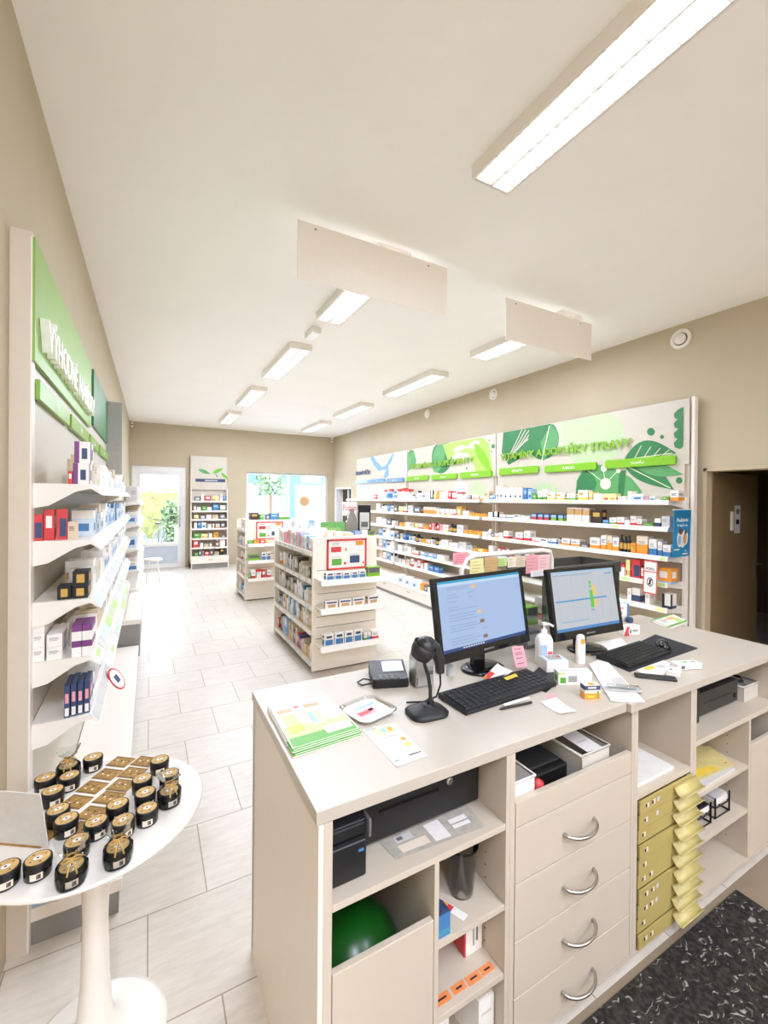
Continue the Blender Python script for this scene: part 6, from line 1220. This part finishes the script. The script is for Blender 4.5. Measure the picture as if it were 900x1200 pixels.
x, y = base(655, 787); t0 = thing('card_box', 'white open box of cards in front of the pump bottle', 'box', (x, y+.03, CT), -.35)
mb = MB(); w, d, h = .05, .035, .048
for q in ((-w, w, -d, -d+.002), (-w, w, d-.002, d), (-w, -w+.002, -d, d), (w-.002, w, -d, d)): mb.box(q[0], q[1], q[2], q[3], .0006, h, C('white'))
mb.box(-w, w, -d, d, .0006, .003, C('white')); mb.part('box', t0, local=True); mb = MB(); mb.box(-w+.004, w-.004, -d+.004, d-.004, .004, h+.002, C('paleblue')); mb.box(-w+.02, w-.02, -d+.015, d-.01, h+.002, h+.003, C('grey')); mb.box(.02, .034, .0, .02, h+.003, h+.0035, C('red')); mb.part('cards', t0, local=True)
x, y = base(677, 803); t0 = thing('inhaler_carton', 'long white carton with green dot lying before the tub', 'carton', (x+.008, y+.02, CT), -.47)
mb = MB(); mb.box(-.075, .06, -.02, .025, .0006, .05, C('white')); mb.part('box', t0, .001, local=True)
mb = MB(); mb.box(-.068, -.045, -.0207, -.02, .008, .03, C('green')); mb.box(-.074, -.05, -.021, -.02, .04, .049, C('lgreen')); mb.box(-.035, .0, -.0207, -.02, .012, .036, C('grey')); mb.box(-.0756, -.075, -.01, .015, .012, .035, C('green')); mb.box(-.06, .04, -.01, .01, .05, .0506, C('lgrey')); mb.part('print', t0, local=True)
x, y = base(695, 820); t0 = thing('tablet_carton', 'navy and orange tablet carton at the front edge of the left worktop', 'carton', (x+.008, y+.018, CT), -.42)
mb = MB(); a, b, h = .03, .017, .05; mb.box(-a, a, -b, b, .0006, .022, C('orange')); mb.box(-a, a, -b, b, .022, .034, C('cream')); mb.box(-a, a, -b, b, .034, h, C('navy')); mb.box(-a, a, -b, b, h, h+.0005, C('cream')); mb.part('box', t0, local=True)
mb = MB(); mb.box(-.01, .012, -.012, .008, h+.0005, h+.001, C('orange')); mb.box(-.018, .014, -b-.0006, -b, .039, .046, C('lgrey')); mb.box(-.02, .006, -b-.0006, -b, .006, .014, C('yellow')); mb.box(.016, .024, -b-.0006, -b, .004, .03, C('olive')); mb.box(a, a+.0006, -b, b-.006, .0006, h, C('white')); mb.box(a+.0003, a+.0009, -.003, .003, .0006, h, C('navy')); mb.part('print', t0, local=True)
pap = mat('paper_sheet', '#efece6', rough=.5, var=.03)
sheet('paper_bag', 'white paper sheet hanging over the front edge between the two worktops', 'paper', zz([(716, 823), (756, 824), (707, 771), (690, 779)]), CT+.0012, pap, marks=((.5, .95, .3, .5, 'lgrey'),), curl=.003)
t0 = thing('syringe_pack', 'clear blister pack with a syringe lying on the white paper', 'packet', base(730, 810)+(CT+.006,), -.66)
mb = MB(); mb.box(-.065, .065, -.018, .018, .0005, .002, C('lgrey')); mb.part('backing', t0, .0005, local=True); mb = MB(); mb.tube([(-.055, 0, .008), (-.02, 0, .008), (.03, 0, .008), (.045, 0, .008)], [.002, .003, .0065, .0065], C('grey'), 10); mb.box(.02, .05, -.012, .012, .003, .005, C('silver')); mb.part('syringe', t0, local=True)
mb = MB(); mb.tube([(-.06, 0, .004), (-.055, 0, .007), (.055, 0, .007), (.06, 0, .004)], [.006, .012, .012, .006], clear, 12); mb.part('clear_blister', t0, local=True)
# right hand items
sheet('paper_sheet', 'white papers with a yellow flag on the right worktop below the keyboard', 'paper', zz([(742, 783), (764, 796), (800, 783), (775, 773)]), CT+.0004, pap, marks=((.3, .6, .55, .75, 'lgrey'), (.2, .45, .2, .5, 'yellow')), curl=.001)
def wbox(name, label, px, py, w, d, h, rz, cols):
    x, y = base(px, py); t0 = thing(name, label, 'carton', (x, y+d/2, CT+.002), rz); mb = MB(); mb.box(-w/2, w/2, -d/2, d/2, .0004, h, C('white')); mb.part('box', t0, .001, local=True); mb = MB()
    for q in cols: mb.box(q[0]*w, q[1]*w, q[2]*d, q[3]*d, h, h+.0005, C(q[4]))
    mb.box(-.35*w, -.2*w, -d/2-.0006, -d/2, h*.2, h*.75, C('dgrey')); mb.part('print', t0, local=True)
wbox('tablet_carton', 'small white tablet carton near the right worktop edge, left one', 797, 793, .065, .05, .02, .45, ((-.2, .0, .1, .3, 'navy'), (-.3, .2, -.2, -.1, 'lgrey')))
wbox('tablet_carton', 'longer white tablet carton with green mark near the right worktop edge', 810, 785, .12, .045, .024, -.35, ((-.1, .05, -.1, .2, 'green'), (.2, .4, -.2, .2, 'grey')))
for i, (pc, lab) in enumerate(((0, 'lower green-edged booklet at the far right corner of the counter'), (1, 'upper green-edged booklet at the far right corner of the counter'))):
    sheet('magazine', lab, 'magazine', [(p[0]+.008*i, p[1]-.006*i) for p in zz([(762, 729), (784, 738), (804, 731), (786, 722)])], CT+.0003+.008*i, wm_, 'booklets at the right counter corner', th=.0075, marks=((.0, .1, .0, 1, 'green'), (.85, 1, 0, 1, 'green'), (.4, .9, .6, .9, 'lgreen'), (.2, .5, .5, .8, 'yellow'), (.2, .6, .1, .3, 'lgrey'), (.3, .4, .3, .8, 'pink')))
x, y = base(744, 747); t0 = thing('ointment_carton', 'white carton with red arrow shape right of the right monitor', 'carton', (x+.02, y+.05, CT), -.2)
mb = MB(); mb.box(-.05, .06, -.02, .02, .0006, .05, C('white')); mb.part('box', t0, .001, local=True); mb = MB(); mb.prism([(-.05, .001), (-.012, .001), (-.02, .024), (-.008, .048), (-.03, .048)], -.0206, -.02, C('red'), axis=1); mb.prism([(-.01, .012), (.0, .012), (.0, .036), (-.012, .024)], -.0208, -.02, C('dgrey'), axis=1); mb.box(.01, .045, -.0206, -.02, .018, .03, C('grey')); mb.part('print', t0, local=True)
x, y = base(749, 733); t0 = thing('tall_carton', 'tall white carton with blue edge behind the right monitor', 'carton', (x+.01, y+.12, CT), -.2)
mb = MB(); mb.box(-.035, .025, -.02, .02, .0006, .105, C('white')); mb.box(.025, .04, -.02, .02, .0006, .105, C('blue')); mb.part('box', t0, local=True); mb = MB(); mb.box(-.03, .0, -.0206, -.02, .075, .085, C('pink')); mb.box(-.02, -.012, -.0206, -.02, .04, .06, C('grey')); mb.part('print', t0, local=True)
mb = MB(); mb.lathe([(.02, .0005), (.022, .012), (.02, .028), (.001, .032)], C('navy'), 20, (x+.015, y+.07, CT), caps=False); mb.solo('jar_cap', 'round navy cap in front of the tall blue-edged carton', 'cap')
mb = MB(); x, y = base(703, 762); mb.box(x-.04, x+.05, y+.03, y+.1, CT+.02, CT+.0215, pap) if False else None
sheet('note_paper', 'white papers tucked under the right monitor base', 'paper', zz([(696, 753), (712, 766), (740, 760), (728, 748)]), CT+.0003, pap, curl=0)
for i, (a, b, c, col) in enumerate(((690, 768, 0, 'yellow'), (699, 763, .4, 'yellow'), (694, 764.5, .2, 'pink'))):
    x, y = base(a, b); mb = MB(); mb.T = Matrix.Translation((x, y, CT+.0036+.001*i)) @ Matrix.Rotation(c, 4, 'Z'); mb.box(-.017, .017, -.01, .01, 0, .001, C(col)); mb.solo('sticky_note', '%s sticky flag between lotion bottle and right keyboard, %s' % (col, ['front one', 'rear one', 'middle one'][i]), 'note', 'sticky notes')
# boxes behind, between the monitors
x, y = base(632, 757); t0 = thing('grey_speaker', 'small dark grey box behind the pump bottle between the monitors', 'box', (1.66, 1.58, CT)); mb = MB(); mb.box(1.61, 1.70, 1.54, 1.62, CT+.0006, CT+.085, C('dgrey')); mb.part('case', t0, .004); mb = MB(); mb.box(1.62, 1.69, 1.539, 1.54, CT+.02, CT+.07, C('grey')); mb.part('grille', t0)
# glass pass-through guard with notes
t0 = thing('counter_guard', 'clear counter guard with white rail carrying sticky notes', 'screen', (1.7, 1.665, CT))
mb = MB(); mb.tube([(1.30, 1.66, CT+.0005), (1.30, 1.66, 1.37), (1.33, 1.66, 1.42), (1.38, 1.66, 1.435), (1.84, 1.66, 1.44), (1.9, 1.66, 1.43), (1.915, 1.66, 1.39), (1.915, 1.66, CT+.0005)], .012, whitem, 12); mb.part('rail', t0)
mb = MB(); mb.box(1.315, 1.9, 1.657, 1.661, CT+.02, 1.425, clear); mb.part('clear_panel', t0)
NT = [((531, 648, 549, 661), 'pink', 'pink price card clipped at the left end of the guard rail'), ((551, 655, 566.5, 674), 'lyellow', 'yellow sticky note on the guard rail, leftmost'), ((568, 653.5, 583, 672), 'tan', 'tan sticky note on the guard rail'), ((584, 654, 594, 663), 'lgreen', 'pale green sticky note on the guard rail'),
      ((595, 653, 605, 664.5), 'cream', 'cream sticky note on the guard rail, left one'), ((605.5, 652.5, 615.5, 664), 'beige', 'beige sticky note on the guard rail, right of cream one'), ((616.5, 651, 630, 671), 'pink', 'large pink sticky note on the guard rail, left one'), ((630.5, 650.5, 644.5, 669), 'lpink', 'pale pink sticky note at the right end of the guard rail'), ((622, 669, 643, 674), 'white', 'white card strip below the pink sticky notes')]
for i, ((a, b, c, d), col, lab) in enumerate(NT):
    yy = 1.6555-.0012*(i % 3); p, q = P(a, b, 1, yy), P(c, d, 1, yy); mb = MB(); mb.box(p.x, q.x, yy, yy+.001, q.z, p.z, C(col)); r = random.Random(i); h = p.z-q.z; w = q.x-p.x
    for k in range(4): mb.box(p.x+.12*w, p.x+w*r.uniform(.5, .85), yy-.0005, yy, p.z-h*(.2+.18*k)-.002, p.z-h*(.2+.18*k), C('red') if i == 0 else C('olive') if col != 'white' else C('lgrey'))
    mb.solo('hanging_note', lab, 'note', 'notes hanging on the counter guard')
KIND[:] = ['display_carton', 'bottle']
# customer-side display racks behind the guard
t0 = thing('counter_display', 'dark metal display rack with green strips behind the counter guard', 'display rack', (2.2, 1.9, 0))
mb = MB(); mb.box(1.86, 2.6, 1.74, 2.1, 0, 1.0, whitem); mb.part('cabinet', t0, .003)
mb = MB(); mb.box(1.93, 2.62, 1.72, 1.745, 1.26, 1.325, mat('rack_dark', '#3a3835', rough=.5)); mb.box(1.93, 2.62, 2.0, 2.02, 1.26, 1.325, mat('rack_dark', '')); mb.box(1.93, 1.945, 1.745, 2.0, 1.26, 1.325, mat('rack_dark', '')); mb.box(2.605, 2.62, 1.745, 2.0, 1.26, 1.325, mat('rack_dark', '')); mb.part('tray', t0)
for x in (1.94, 2.6):
    for y in (1.73, 2.0): mb = MB(); mb.box(x-.008, x+.008, y-.008, y+.008, 1.0, 1.26, mat('rack_dark', '')); mb.part('post', t0)
for x in (1.965, 2.0): mb = MB(); mb.box(x, x+.016, 1.735, 1.74, 1.003, 1.26, mat('strip_green', '#3f9a2c', rough=.4)); mb.part('green_strip', t0)
for i, (x, c, h) in enumerate(((1.875, 'Gp', .1), (2.04, 'wr', .13), (2.15, 'wo', .11), (2.26, 'wn', .12), (2.37, 'wr', .1), (2.49, 'be', .12))): product(c, (x+.03, 1.78, 1.0005), 0, .085, .1, h, '%s, %s from left, rack behind the monitors' % (desc(c), nth(i)), 'cartons on the rack behind the monitors')
